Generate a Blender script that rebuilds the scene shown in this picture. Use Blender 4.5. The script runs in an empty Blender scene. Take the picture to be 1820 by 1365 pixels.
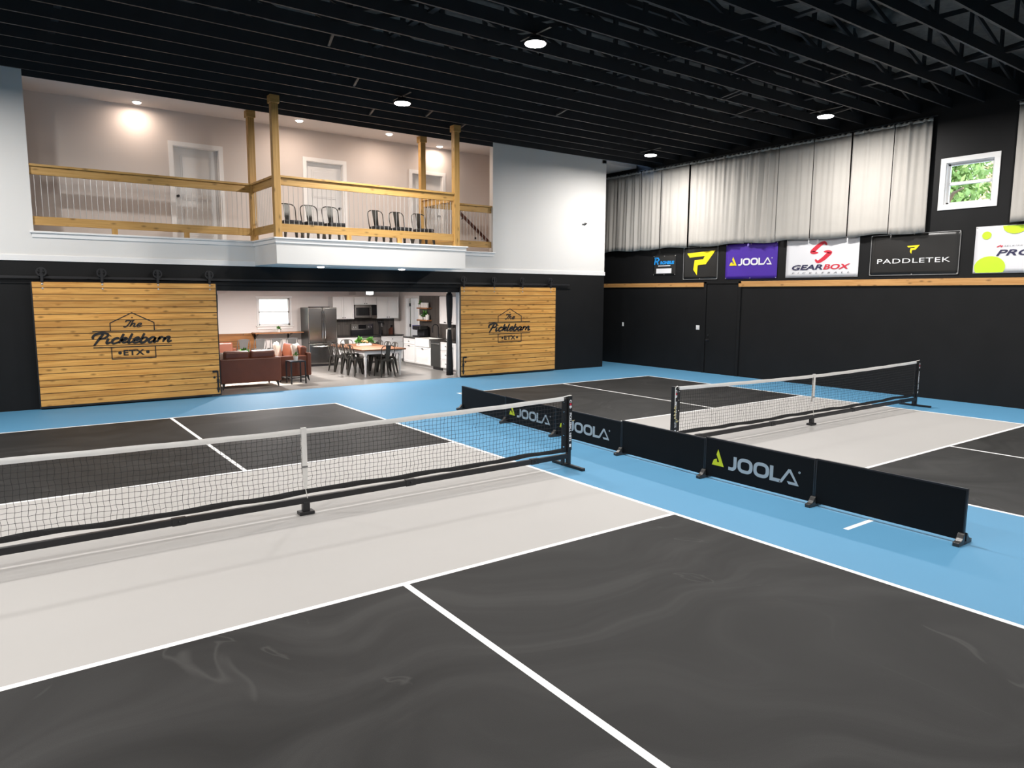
import bpy, bmesh, math, random
from mathutils import Vector, Matrix, Euler
random.seed(7)
PI = math.pi
D = bpy.data
SC = bpy.context.scene
COL = SC.collection

# ------------------------------------------------------------------ camera, world, exposure
cam_d = D.cameras.new('camera')
cam_d.sensor_fit = 'HORIZONTAL'
cam_d.sensor_width = 36.0
cam_d.lens = 1260.5678 / 1820 * 36.0
cam_d.clip_start = 0.05
cam_d.clip_end = 300
cam = D.objects.new('camera', cam_d)
COL.objects.link(cam)
_yaw, _pit, _rol = 0.62842, -0.126128, 0.004818
_f = Vector((math.sin(_yaw)*math.cos(_pit), math.cos(_yaw)*math.cos(_pit), math.sin(_pit)))
_r = _f.cross(Vector((0, 0, 1))).normalized()
_u = _r.cross(_f)
_r2 = _r*math.cos(_rol) + _u*math.sin(_rol)
_u2 = -_r*math.sin(_rol) + _u*math.cos(_rol)
_m = Matrix((_r2, _u2, -_f)).transposed().to_4x4()
_m.translation = Vector((-2.36961, -6.74094, 2.18180))
cam.matrix_world = _m
SC.camera = cam

SC.view_settings.view_transform = 'Standard'
SC.view_settings.look = 'None'
SC.view_settings.gamma = 1.0
SC.view_settings.use_curve_mapping = False
SC.view_settings.exposure = 0.0
SC.cycles.use_denoising = True
SC.cycles.max_bounces = 10
SC.cycles.diffuse_bounces = 6
SC.cycles.sample_clamp_indirect = 8

world = D.worlds.new('world')
SC.world = world
world.use_nodes = True
wn = world.node_tree
wn.nodes.clear()
w_out = wn.nodes.new('ShaderNodeOutputWorld')
w_bg = wn.nodes.new('ShaderNodeBackground')
w_sky = wn.nodes.new('ShaderNodeTexSky')
w_sky.sky_type = 'NISHITA'
w_sky.sun_disc = False
w_sky.sun_elevation = math.radians(50)
w_sky.sun_rotation = math.radians(200)
w_bg.inputs['Strength'].default_value = 1.6
wn.links.new(w_sky.outputs[0], w_bg.inputs[0])
wn.links.new(w_bg.outputs[0], w_out.inputs[0])

LAMP_W = 215.0        # each high bay lamp
LOFT_W = 22.0         # each loft downlight
LOUNGE_W = 160.0       # lounge ceiling lamps

# ------------------------------------------------------------------ materials
def srgb(r, g, b):
    f = lambda c: c/12.92 if c <= 0.04045 else ((c+0.055)/1.055)**2.4
    return (f(r/255), f(g/255), f(b/255), 1)

def nodes(m):
    return m.node_tree.nodes, m.node_tree.links

def mat(name, col, rough=0.5, metal=0.0, var=0.06, scale=6.0, bump=0.0, bscale=80.0, spec=0.5, trans=0.0, alpha=None):
    """plain material with a little procedural tone variation and optional bump"""
    m = D.materials.new(name)
    m.use_nodes = True
    n, l = nodes(m)
    b = n['Principled BSDF']
    b.inputs['Roughness'].default_value = rough
    b.inputs['Metallic'].default_value = metal
    b.inputs['Specular IOR Level'].default_value = spec
    if trans: b.inputs['Transmission Weight'].default_value = trans
    c = col if len(col) == 4 else (*col, 1)
    tc = n.new('ShaderNodeTexCoord')
    if var > 0:
        nz = n.new('ShaderNodeTexNoise')
        nz.inputs['Scale'].default_value = scale
        nz.inputs['Detail'].default_value = 5
        l.new(tc.outputs['Object'], nz.inputs['Vector'])
        mx = n.new('ShaderNodeMix'); mx.data_type = 'RGBA'
        mx.inputs[6].default_value = tuple(min(1, x*(1-var)) for x in c[:3]) + (1,)
        mx.inputs[7].default_value = tuple(min(1, x*(1+var)) for x in c[:3]) + (1,)
        l.new(nz.outputs['Fac'], mx.inputs[0])
        l.new(mx.outputs[2], b.inputs['Base Color'])
    else:
        b.inputs['Base Color'].default_value = c
    if bump > 0:
        nb = n.new('ShaderNodeTexNoise')
        nb.inputs['Scale'].default_value = bscale
        nb.inputs['Detail'].default_value = 4
        l.new(tc.outputs['Object'], nb.inputs['Vector'])
        bp = n.new('ShaderNodeBump')
        bp.inputs['Strength'].default_value = bump
        bp.inputs['Distance'].default_value = 0.01
        l.new(nb.outputs['Fac'], bp.inputs['Height'])
        l.new(bp.outputs[0], b.inputs['Normal'])
    return m

def emis(name, col, strength):
    m = D.materials.new(name)
    m.use_nodes = True
    n, l = nodes(m)
    b = n['Principled BSDF']
    b.inputs['Base Color'].default_value = (0.8, 0.8, 0.8, 1)
    b.inputs['Emission Color'].default_value = (*col[:3], 1)
    b.inputs['Emission Strength'].default_value = strength
    return m

def ramp(n, stops):
    r = n.new('ShaderNodeValToRGB')
    e = r.color_ramp.elements
    while len(e) > 1: e.remove(e[-1])
    e[0].position, e[0].color = stops[0]
    for p, c in stops[1:]:
        x = e.new(p); x.color = c
    return r

def wood(name, dark, light, axis='X', planks=None, rough=0.45, knots=True, gscale=1.0, joint=0.004, tone=0.22):
    """pine: stretched grain, knots, optional plank rows (row height, plank length) along axis"""
    m = D.materials.new(name)
    m.use_nodes = True
    n, l = nodes(m)
    b = n['Principled BSDF']
    b.inputs['Roughness'].default_value = rough
    tc = n.new('ShaderNodeTexCoord')
    sep = n.new('ShaderNodeSeparateXYZ')
    l.new(tc.outputs['Object'], sep.inputs[0])
    def swz(a, c_, d=None):
        cb = n.new('ShaderNodeCombineXYZ')
        l.new(sep.outputs[a], cb.inputs[0]); l.new(sep.outputs[c_], cb.inputs[1])
        if d is not None: l.new(sep.outputs[d], cb.inputs[2])
        return cb
    order = {'X': (0, 2, 1), 'Y': (1, 2, 0), 'Z': (2, 0, 1)}[axis]
    v = swz(*order)
    mp = n.new('ShaderNodeMapping')
    mp.inputs['Scale'].default_value = (1.0*gscale, 19*gscale, 19*gscale)
    l.new(v.outputs[0], mp.inputs[0])
    g = n.new('ShaderNodeTexNoise')
    g.inputs['Scale'].default_value = 1.0
    g.inputs['Detail'].default_value = 6
    g.inputs['Roughness'].default_value = 0.62
    g.inputs['Distortion'].default_value = 0.7
    src = mp.outputs[0]
    br = None
    if planks:
        br = n.new('ShaderNodeTexBrick')
        br.offset = 0.37
        br.inputs['Scale'].default_value = 1.0
        br.inputs['Brick Width'].default_value = planks[1]
        br.inputs['Row Height'].default_value = planks[0]
        br.inputs['Mortar Size'].default_value = joint
        br.inputs['Mortar Smooth'].default_value = 0.0
        br.inputs['Color1'].default_value = (0, 0, 0, 1)
        br.inputs['Color2'].default_value = (1, 1, 1, 1)
        br.inputs['Mortar'].default_value = (0.5, 0.5, 0.5, 1)
        sh = n.new('ShaderNodeMapping')
        if planks[1] > 10: br.offset = 0.5; sh.inputs['Location'].default_value = (planks[1]*0.25, 0, 0)
        l.new(v.outputs[0], sh.inputs[0]); l.new(sh.outputs[0], br.inputs['Vector'])
        ad = n.new('ShaderNodeVectorMath'); ad.operation = 'MULTIPLY_ADD'
        ad.inputs[1].default_value = (17, 9, 23)
        l.new(br.outputs['Color'], ad.inputs[0]); l.new(mp.outputs[0], ad.inputs[2])
        src = ad.outputs[0]
    l.new(src, g.inputs['Vector'])
    rp = ramp(n, [(0.30, dark), (0.72, light)])
    l.new(g.outputs['Fac'], rp.inputs[0])
    col = rp.outputs[0]
    if knots:
        mk = n.new('ShaderNodeMapping')
        mk.inputs['Scale'].default_value = (3.6, 9.0, 9.0)
        l.new(v.outputs[0], mk.inputs[0])
        vo = n.new('ShaderNodeTexVoronoi'); vo.inputs['Scale'].default_value = 1.0
        vo.inputs['Randomness'].default_value = 1.0
        l.new(mk.outputs[0], vo.inputs['Vector'])
        kr = ramp(n, [(0.06, (1, 1, 1, 1)), (0.24, (0, 0, 0, 1))])
        l.new(vo.outputs['Distance'], kr.inputs[0])
        mx = n.new('ShaderNodeMix'); mx.data_type = 'RGBA'
        mx.inputs[7].default_value = tuple(x*0.35 for x in dark[:3]) + (1,)
        ml = n.new('ShaderNodeMath'); ml.operation = 'MULTIPLY'; ml.inputs[1].default_value = 0.75
        l.new(kr.outputs[0], ml.inputs[0])
        l.new(ml.outputs[0], mx.inputs[0]); l.new(col, mx.inputs[6])
        col = mx.outputs[2]
    if planks:
        # tone of each board, then the dark joints
        hs = n.new('ShaderNodeHueSaturation')
        mr = n.new('ShaderNodeMapRange')
        mr.inputs[3].default_value = 1-tone; mr.inputs[4].default_value = 1+tone
        l.new(br.outputs['Color'], mr.inputs[0])
        l.new(mr.outputs[0], hs.inputs['Value']); l.new(col, hs.inputs['Color'])
        mx2 = n.new('ShaderNodeMix'); mx2.data_type = 'RGBA'
        mx2.inputs[7].default_value = tuple(x*0.22 for x in dark[:3]) + (1,)
        l.new(br.outputs['Fac'], mx2.inputs[0]); l.new(hs.outputs[0], mx2.inputs[6])
        col = mx2.outputs[2]
        bp = n.new('ShaderNodeBump'); bp.invert = True
        bp.inputs['Strength'].default_value = 0.6; bp.inputs['Distance'].default_value = 0.004
        l.new(br.outputs['Fac'], bp.inputs['Height'])
        l.new(bp.outputs[0], b.inputs['Normal'])
    l.new(col, b.inputs['Base Color'])
    return m

M = {}
M['wall_white'] = mat('white_wall_paint', (0.77, 0.757, 0.738), 0.7, var=0.02, scale=1.5, bump=0.05)
M['loft_paint'] = mat('warm_loft_paint', (0.66, 0.60, 0.565), 0.75, var=0.02, scale=1.2)
M['lounge_paint'] = mat('lounge_paint', (0.74, 0.70, 0.68), 0.75, var=0.02, scale=1.2)
M['trim_white'] = mat('white_trim_gloss', (0.86, 0.855, 0.85), 0.4, var=0.015)
M['wall_black'] = mat('black_wall_paint', (0.0095, 0.0097, 0.0103), 0.55, var=0.25, scale=2.2, bump=0.08, bscale=25, spec=0.22)
M['ceil_black'] = mat('black_ceiling_paint', (0.032, 0.032, 0.034), 0.5, var=0.25, scale=3, bump=0.03, bscale=30, spec=0.26)
M['foam'] = mat('black_spray_foam', (0.11, 0.112, 0.11), 0.8, var=0.5, scale=9, bump=1.0, bscale=14, spec=0.25)
M['blue'] = mat('sky_blue_court_paint', (0.083, 0.252, 0.420), 0.62, var=0.045, scale=1.1, bump=0.12, bscale=350, spec=0.35)
M['kitchen_grey'] = mat('pale_grey_court_paint', (0.40, 0.389, 0.379), 0.62, var=0.025, scale=0.9, bump=0.12, bscale=350, spec=0.35)
M['line'] = mat('white_court_line', (0.87, 0.87, 0.87), 0.5, var=0.0, spec=0.3)
M['concrete'] = mat('polished_concrete', (0.27, 0.26, 0.245), 0.28, var=0.08, scale=2.0)
M['carpet'] = mat('beige_loft_floor', (0.55, 0.50, 0.46), 0.9, var=0.05, scale=30)
M['black_metal'] = mat('black_powder_metal', (0.014, 0.014, 0.016), 0.4, var=0.1, spec=0.5)
M['gun_metal'] = mat('gunmetal_chair', (0.052, 0.050, 0.044), 0.42, metal=0.45, var=0.1)
M['grey_metal'] = mat('brushed_grey_metal', (0.26, 0.26, 0.26), 0.35, metal=0.7, var=0.08)
M['steel'] = mat('stainless_steel', (0.42, 0.40, 0.385), 0.2, metal=1.0, var=0.05, scale=3)
M['steel_dark'] = mat('dark_stainless', (0.11, 0.115, 0.112), 0.35, metal=0.9, var=0.06)
M['rod'] = mat('stainless_rod', (0.55, 0.54, 0.53), 0.35, metal=0.6, var=0.0)
M['chrome'] = mat('chrome', (0.8, 0.8, 0.8), 0.12, metal=1.0, var=0.0)
M['net'] = mat('black_net_cord', (0.012, 0.012, 0.014), 0.8, var=0.0)
M['net_hem'] = mat('black_net_hem', (0.012, 0.012, 0.013), 0.5, var=0.3, scale=30, bump=0.5, bscale=60)
M['tape'] = mat('white_vinyl_tape', (0.74, 0.73, 0.71), 0.45, var=0.06, scale=9, bump=0.25, bscale=22)
M['rope'] = mat('white_rope', (0.78, 0.76, 0.72), 0.8, var=0.05)
M['rope_tan'] = mat('tan_rope', (0.45, 0.38, 0.19), 0.8, var=0.2, scale=90)
M['panel_black'] = mat('black_divider_fabric', (0.0048, 0.0054, 0.0064), 0.65, var=0.15, scale=5, spec=0.18)
M['foot_plastic'] = mat('black_foot_plastic', (0.035, 0.034, 0.033), 0.35, var=0.1)
M['print_grey'] = mat('pale_grey_print', (0.44, 0.50, 0.54), 0.6, var=0.0)
M['print_lime'] = mat('lime_print', (0.72, 0.78, 0.02), 0.6, var=0.0)
M['print_white'] = mat('white_print', (0.82, 0.82, 0.84), 0.6, var=0.0)
M['print_yellow'] = mat('yellow_print', (0.92, 0.72, 0.008), 0.6, var=0.0)
M['print_red'] = mat('red_print', (0.62, 0.025, 0.05), 0.6, var=0.0)
M['print_navy'] = mat('navy_print', (0.03, 0.028, 0.08), 0.6, var=0.0)
M['print_blue'] = mat('cyan_blue_print', (0.01, 0.29, 0.75), 0.6, var=0.0)
M['print_grey_dk'] = mat('grey_print', (0.14, 0.14, 0.15), 0.6, var=0.0)
M['print_black'] = mat('black_sign_print', (0.013, 0.012, 0.012), 0.6, var=0.0)
M['ban_black'] = mat('black_banner_vinyl', (0.015, 0.0145, 0.014), 0.38, var=0.2, scale=3, bump=0.25, bscale=4, spec=0.5)
M['ban_purple'] = mat('purple_banner_vinyl', (0.075, 0.028, 0.36), 0.45, var=0.08, scale=2, spec=0.4)
M['ban_white'] = mat('white_banner_vinyl', (0.76, 0.76, 0.79), 0.45, var=0.02, scale=2, bump=0.25, bscale=4)
M['ban_green'] = mat('lime_ball_print', (0.58, 0.86, 0.03), 0.5, var=0.06, scale=5)
M['seam_grey'] = mat('grey_banner_hem', (0.20, 0.20, 0.20), 0.5, var=0.0)
M['curtain'] = mat('greige_curtain_cloth', (0.44, 0.418, 0.388), 0.85, var=0.05, scale=4, bump=0.1, bscale=120, spec=0.2)
M['black_cloth'] = mat('black_curtain_cloth', (0.012, 0.012, 0.014), 0.7, var=0.3, scale=12)
M['barn'] = wood('stained_pine_boards', (0.53, 0.225, 0.042, 1), (0.90, 0.50, 0.14, 1), 'X', planks=(0.1225, 14.0), tone=0.14, joint=0.007)
M['timber_x'] = wood('pine_timber_x', (0.40, 0.215, 0.05, 1), (0.60, 0.365, 0.125, 1), 'X', rough=0.5)
M['timber_y'] = wood('pine_timber_y', (0.40, 0.215, 0.05, 1), (0.60, 0.365, 0.125, 1), 'Y', rough=0.5)
M['timber_z'] = wood('pine_timber_z', (0.40, 0.215, 0.05, 1), (0.60, 0.365, 0.125, 1), 'Z', rough=0.5)
M['strip'] = wood('pine_rail_strip', (0.46, 0.215, 0.06, 1), (0.66, 0.37, 0.14, 1), 'Y', rough=0.5)
M['wainscot'] = wood('oak_wainscot', (0.22, 0.085, 0.022, 1), (0.40, 0.18, 0.055, 1), 'X', planks=(0.16, 1.4))
M['shelf_wood'] = wood('walnut_shelf', (0.22, 0.085, 0.03, 1), (0.42, 0.20, 0.085, 1), 'X', knots=False)
M['table_wood'] = wood('brown_table_top', (0.12, 0.045, 0.018, 1), (0.24, 0.105, 0.045, 1), 'Y', knots=False)
M['handrail'] = wood('dark_handrail', (0.06, 0.016, 0.008, 1), (0.10, 0.03, 0.014, 1), 'X', knots=False)
M['tile'] = wood('grey_tile', (0.055, 0.047, 0.043, 1), (0.11, 0.096, 0.088, 1), 'Z', planks=(0.15, 0.6), knots=False, gscale=0.7, joint=0.002)
M['leather'] = mat('cognac_leather', (0.15, 0.045, 0.022), 0.36, var=0.18, scale=5, bump=0.15, bscale=60)
M['cream'] = mat('cream_boucle', (0.66, 0.60, 0.52), 0.95, var=0.08, scale=60, bump=0.6, bscale=90)
M['rug'] = mat('cream_rug', (0.62, 0.57, 0.50), 0.95, var=0.12, scale=25, bump=0.5, bscale=120)
M['cab_white'] = mat('white_cabinet', (0.72, 0.72, 0.72), 0.4, var=0.01)
M['counter'] = mat('black_granite', (0.02, 0.018, 0.017), 0.22, var=0.6, scale=60)
M['black_glass'] = mat('black_glass', (0.01, 0.01, 0.012), 0.08, var=0.0)
M['black_gloss'] = mat('black_appliance', (0.015, 0.015, 0.018), 0.3, var=0.0)
M['blue_plastic'] = mat('blue_tank_plastic', (0.06, 0.07, 0.30), 0.3, var=0.0)
M['ceramic'] = mat('white_ceramic', (0.80, 0.79, 0.77), 0.25, var=0.01)
M['paper'] = mat('white_paper', (0.80, 0.79, 0.77), 0.9, var=0.02)
M['leaf'] = mat('green_leaves', (0.055, 0.19, 0.025), 0.5, var=0.5, scale=25)
M['fruit'] = mat('peach_flowers', (0.62, 0.34, 0.14), 0.6, var=0.2, scale=30)
M['green_wall'] = mat('sage_room_paint', (0.20, 0.27, 0.19), 0.7, var=0.03)
M['white_plastic'] = mat('white_plastic', (0.80, 0.80, 0.80), 0.35, var=0.0)
M['bark'] = mat('tree_bark', (0.20, 0.12, 0.07), 0.9, var=0.4, scale=10)
M['tree_leaf'] = mat('sunlit_foliage', (0.22, 0.32, 0.08), 0.6, var=0.55, scale=1.6)
M['tree_leaf2'] = mat('dry_foliage', (0.50, 0.42, 0.22), 0.6, var=0.4, scale=1.6)
M['grass'] = mat('overexposed_ground', (0.60, 0.58, 0.52), 0.9, var=0.4, scale=2)  # lawn coloured pale so it burns out white through the lounge window
M['vent'] = mat('beige_vent', (0.55, 0.52, 0.50), 0.5, var=0.0)
M['lens'] = emis('lamp_lens_white', (1.0, 0.97, 0.93), 30)
M['lens_warm'] = emis('downlight_lens', (1.0, 0.86, 0.76), 14)
M['lens_lounge'] = emis('lounge_lamp_lens', (1.0, 0.96, 0.92), 6)

def glass_mat():
    m = D.materials.new('window_glass')
    m.use_nodes = True
    n, l = nodes(m)
    n.clear()
    o = n.new('ShaderNodeOutputMaterial')
    t = n.new('ShaderNodeBsdfTransparent'); t.inputs[0].default_value = (0.94, 0.96, 0.95, 1)
    g = n.new('ShaderNodeBsdfGlossy'); g.inputs['Roughness'].default_value = 0.02
    fr = n.new('ShaderNodeFresnel'); fr.inputs['IOR'].default_value = 1.45
    mx = n.new('ShaderNodeMixShader')
    l.new(fr.outputs[0], mx.inputs[0]); l.new(t.outputs[0], mx.inputs[1]); l.new(g.outputs[0], mx.inputs[2])
    l.new(mx.outputs[0], o.inputs[0])
    return m
M['glass'] = glass_mat()

def court_mat():
    """charcoal acrylic court coat with wide squeegee swirls and pale scuffs"""
    m = D.materials.new('charcoal_court_coat')
    m.use_nodes = True
    n, l = nodes(m)
    b = n['Principled BSDF']
    b.inputs['Roughness'].default_value = 0.62
    b.inputs['Specular IOR Level'].default_value = 0.2
    tc = n.new('ShaderNodeTexCoord')
    w = n.new('ShaderNodeTexNoise')                      # warp
    w.inputs['Scale'].default_value = 0.35; w.inputs['Detail'].default_value = 2
    l.new(tc.outputs['Object'], w.inputs['Vector'])
    ad = n.new('ShaderNodeVectorMath'); ad.operation = 'MULTIPLY_ADD'
    ad.inputs[1].default_value = (5.5, 5.5, 0)
    l.new(w.outputs['Color'], ad.inputs[0]); l.new(tc.outputs['Object'], ad.inputs[2])
    mp = n.new('ShaderNodeMapping'); mp.inputs['Scale'].default_value = (0.45, 2.4, 1)
    mp.inputs['Rotation'].default_value = (0, 0, 0.5)
    l.new(ad.outputs[0], mp.inputs[0])
    s = n.new('ShaderNodeTexNoise')
    s.inputs['Scale'].default_value = 1.0; s.inputs['Detail'].default_value = 5; s.inputs['Roughness'].default_value = 0.55
    l.new(mp.outputs[0], s.inputs['Vector'])
    r1 = ramp(n, [(0.28, (0.012, 0.012, 0.012, 1)), (0.5, (0.020, 0.020, 0.020, 1)), (0.75, (0.036, 0.0358, 0.0355, 1))])
    l.new(s.outputs['Fac'], r1.inputs[0])
    f = n.new('ShaderNodeTexNoise'); f.inputs['Scale'].default_value = 260; f.inputs['Detail'].default_value = 2
    l.new(tc.outputs['Object'], f.inputs['Vector'])
    r2 = ramp(n, [(0.3, (0.8, 0.8, 0.8, 1)), (0.7, (1.2, 1.2, 1.2, 1))])
    l.new(f.outputs['Fac'], r2.inputs[0])
    mu = n.new('ShaderNodeMix'); mu.data_type = 'RGBA'; mu.blend_type = 'MULTIPLY'; mu.inputs[0].default_value = 1.0
    l.new(r1.outputs[0], mu.inputs[6]); l.new(r2.outputs[0], mu.inputs[7])
    # pale scuffs
    v = n.new('ShaderNodeTexNoise'); v.inputs['Scale'].default_value = 0.9; v.inputs['Detail'].default_value = 3
    v.inputs['Distortion'].default_value = 1.6
    l.new(ad.outputs[0], v.inputs['Vector'])
    r3 = ramp(n, [(0.655, (0, 0, 0, 1)), (0.68, (0.5, 0.5, 0.5, 1)), (0.70, (0, 0, 0, 1))])
    l.new(v.outputs['Fac'], r3.inputs[0])
    mx = n.new('ShaderNodeMix'); mx.data_type = 'RGBA'
    mx.inputs[7].default_value = (0.06, 0.0595, 0.058, 1)
    l.new(r3.outputs[0], mx.inputs[0]); l.new(mu.outputs[2], mx.inputs[6])
    l.new(mx.outputs[2], b.inputs['Base Color'])
    bp = n.new('ShaderNodeBump'); bp.inputs['Strength'].default_value = 0.15; bp.inputs['Distance'].default_value = 0.003
    l.new(f.outputs['Fac'], bp.inputs['Height']); l.new(bp.outputs[0], b.inputs['Normal'])
    return m
M['court'] = court_mat()

# ------------------------------------------------------------------ mesh builder
LOCAL = {}            # object -> world matrix, kept here so parents need no depsgraph update

class MB:
    """collects shapes and links them as ONE mesh object"""
    def __init__(s):
        s.v = []; s.f = []; s.mi = []; s.mats = []; s.cur = 0; s.sm = []; s.smooth = False
    def use(s, name):
        if name not in s.mats: s.mats.append(name)
        s.cur = s.mats.index(name); return s
    def face(s, ids):
        s.f.append(ids); s.mi.append(s.cur); s.sm.append(s.smooth)
    def box(s, x0, x1, y0, y1, z0, z1, X=None):
        k = len(s.v)
        for z in (z0, z1):
            for x, y in ((x0, y0), (x1, y0), (x1, y1), (x0, y1)):
                p = Vector((x, y, z)); s.v.append(X @ p if X else p)
        for q in ((0, 3, 2, 1), (4, 5, 6, 7), (0, 1, 5, 4), (1, 2, 6, 5), (2, 3, 7, 6), (3, 0, 4, 7)):
            s.face([k+i for i in q])
        return s
    def taper(s, c0, a0, b0, c1, a1, b1):
        """four sided tapered bar between centres c0 and c1 with half sizes a (x) and b (y)"""
        k = len(s.v)
        for c, a, b in ((c0, a0, b0), (c1, a1, b1)):
            for x, y in ((-a, -b), (a, -b), (a, b), (-a, b)):
                s.v.append(Vector((c[0]+x, c[1]+y, c[2])))
        up = c1[2] > c0[2]
        for q in ((0, 3, 2, 1), (4, 5, 6, 7), (0, 1, 5, 4), (1, 2, 6, 5), (2, 3, 7, 6), (3, 0, 4, 7)):
            s.face([k+i for i in (q if up else q[::-1])])
        return s
    def bar(s, a, b, w, h, up=Vector((0, 0, 1))):
        a, b = Vector(a), Vector(b)
        d = (b-a); L = d.length; d.normalize()
        if abs(d.dot(up)) > 0.99: up = Vector((0, 1, 0))
        r = d.cross(up).normalized(); u = r.cross(d)
        X = Matrix((d, r, u)).transposed().to_4x4(); X.translation = a
        return s.box(0, L, -w/2, w/2, -h/2, h/2, X)
    def tube(s, pts, r, n=8, closed=False, cap=True):
        pts = [Vector(p) for p in pts]
        N = len(pts)
        rr = r if isinstance(r, (list, tuple)) else [r]*N
        k = len(s.v); prev = None
        for i, p in enumerate(pts):
            if closed: t = pts[(i+1) % N]-pts[i-1]
            else: t = pts[min(i+1, N-1)]-pts[max(i-1, 0)]
            t.normalize()
            if prev is None:
                a = Vector((0, 0, 1)) if abs(t.z) < 0.9 else Vector((1, 0, 0))
                prev = (a - t*a.dot(t)).normalized()
            prev = (prev - t*prev.dot(t)).normalized()
            q = t.cross(prev)
            for j in range(n):
                an = 2*PI*j/n
                s.v.append(p + prev*math.cos(an)*rr[i] + q*math.sin(an)*rr[i])
        for i in range(N if closed else N-1):
            i2 = (i+1) % N
            for j in range(n):
                j2 = (j+1) % n
                s.face([k+i*n+j, k+i*n+j2, k+i2*n+j2, k+i2*n+j])
        if cap and not closed:
            s.face([k+j for j in range(n)][::-1]); s.face([k+(N-1)*n+j for j in range(n)])
        return s
    def cyl(s, a, b, r, n=16, r2=None):
        return s.tube([a, b], [r, r if r2 is None else r2], n)
    def lathe(s, prof, c=(0, 0, 0), n=20, axis='Z', ang=2*PI):
        k = len(s.v); c = Vector(c)
        for (r, h) in prof:
            for j in range(n):
                a = ang*j/n
                x, y = r*math.cos(a), r*math.sin(a)
                s.v.append(c + (Vector((x, y, h)) if axis == 'Z' else Vector((h, x, y)) if axis == 'X' else Vector((y, h, x))))
        for i in range(len(prof)-1):
            for j in range(n):
                j2 = (j+1) % n
                s.face([k+i*n+j, k+i*n+j2, k+(i+1)*n+j2, k+(i+1)*n+j])
        s.face([k+j for j in range(n)][::-1]); s.face([k+(len(prof)-1)*n+j for j in range(n)])
        return s
    def poly(s, pts, F, d):
        """flat polygon pts (2D) in frame F, thickness d towards the frame's normal"""
        k = len(s.v); n = len(pts)
        area = sum(pts[i][0]*pts[(i+1) % n][1]-pts[(i+1) % n][0]*pts[i][1] for i in range(n))
        if area < 0: pts = pts[::-1]
        for z in (0, d):
            for x, y in pts: s.v.append(F @ Vector((x, y, z)))
        s.face([k+i for i in range(n)][::-1]); s.face([k+n+i for i in range(n)])
        for i in range(n):
            j = (i+1) % n
            s.face([k+i, k+j, k+n+j, k+n+i])
        return s
    def stroke(s, pts, w, F, d, closed=False):
        """ribbon of width w along 2D pts with mitred corners"""
        P = [Vector((p[0], p[1])) for p in pts]; N = len(P)
        L, R = [], []
        ww = w if isinstance(w, (list, tuple)) else [w]*N
        for i in range(N):
            if closed or 0 < i < N-1:
                a = (P[i]-P[i-1]).normalized(); b = (P[(i+1) % N]-P[i]).normalized()
            elif i == 0: a = b = (P[1]-P[0]).normalized()
            else: a = b = (P[i]-P[i-1]).normalized()
            na, nb = Vector((-a.y, a.x)), Vector((-b.y, b.x))
            m = (na+nb)
            if m.length < 1e-6: m = na.copy()
            m.normalize()
            k = ww[i]/2/max(0.45, m.dot(na))
            L.append(P[i]+m*k); R.append(P[i]-m*k)
        k = len(s.v)
        for i in range(N):
            for q in (L[i], R[i]):
                for z in (0, d): s.v.append(F @ Vector((q.x, q.y, z)))
        for i in range(N if closed else N-1):
            a, b = k+4*i, k+4*((i+1) % N)
            s.face([a+1, a+3, b+3, b+1]); s.face([a, b, b+2, a+2])
            s.face([a+2, b+2, b+3, a+3]); s.face([a, a+1, b+1, b])
        if not closed:
            e = k+4*(N-1)
            s.face([k, k+2, k+3, k+1]); s.face([e, e+1, e+3, e+2])
        return s
    def mesh(s, vs, fs, F):
        k = len(s.v)
        s.v += [F @ Vector(v) for v in vs]
        for f in fs: s.face([k+i for i in f])
        return s
    def build(s, name, m=None, parent=None, bevel=0, world=True, solid=0, auto=35, sub=0, seg=2):
        names = [m] if m else s.mats
        X = Matrix()
        par = LOCAL.get(parent) if parent else None
        if par is not None and world: X = par.inverted()
        off = Vector((0, 0, 0))
        if parent is None and s.v:
            xs = [v.x for v in s.v]; ys = [v.y for v in s.v]; zs = [v.z for v in s.v]
            off = Vector(((min(xs)+max(xs))/2, (min(ys)+max(ys))/2, min(zs)))
            if not world: off = Vector((0, 0, 0))
        me = D.meshes.new(name)
        me.from_pydata([tuple(X @ v - off) for v in s.v], [], s.f)
        for nm in names: me.materials.append(M[nm])
        if not m:
            me.polygons.foreach_set('material_index', s.mi)
        sm = any(s.sm)
        me.polygons.foreach_set('use_smooth', s.sm)
        if sm and auto: me.set_sharp_from_angle(angle=math.radians(auto))
        me.update()
        o = D.objects.new(name, me)
        COL.objects.link(o)
        o.location = off
        if parent:
            o.parent = parent
            LOCAL[o] = par
        else:
            LOCAL[o] = Matrix.Translation(off)
        if bevel:
            b = o.modifiers.new('bevel', 'BEVEL'); b.width = bevel; b.segments = seg; b.limit_method = 'ANGLE'
        if sub:
            b = o.modifiers.new('sub', 'SUBSURF'); b.levels = sub; b.render_levels = sub
        if solid:
            b = o.modifiers.new('solid', 'SOLIDIFY'); b.thickness = solid; b.offset = 0
        return o

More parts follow.
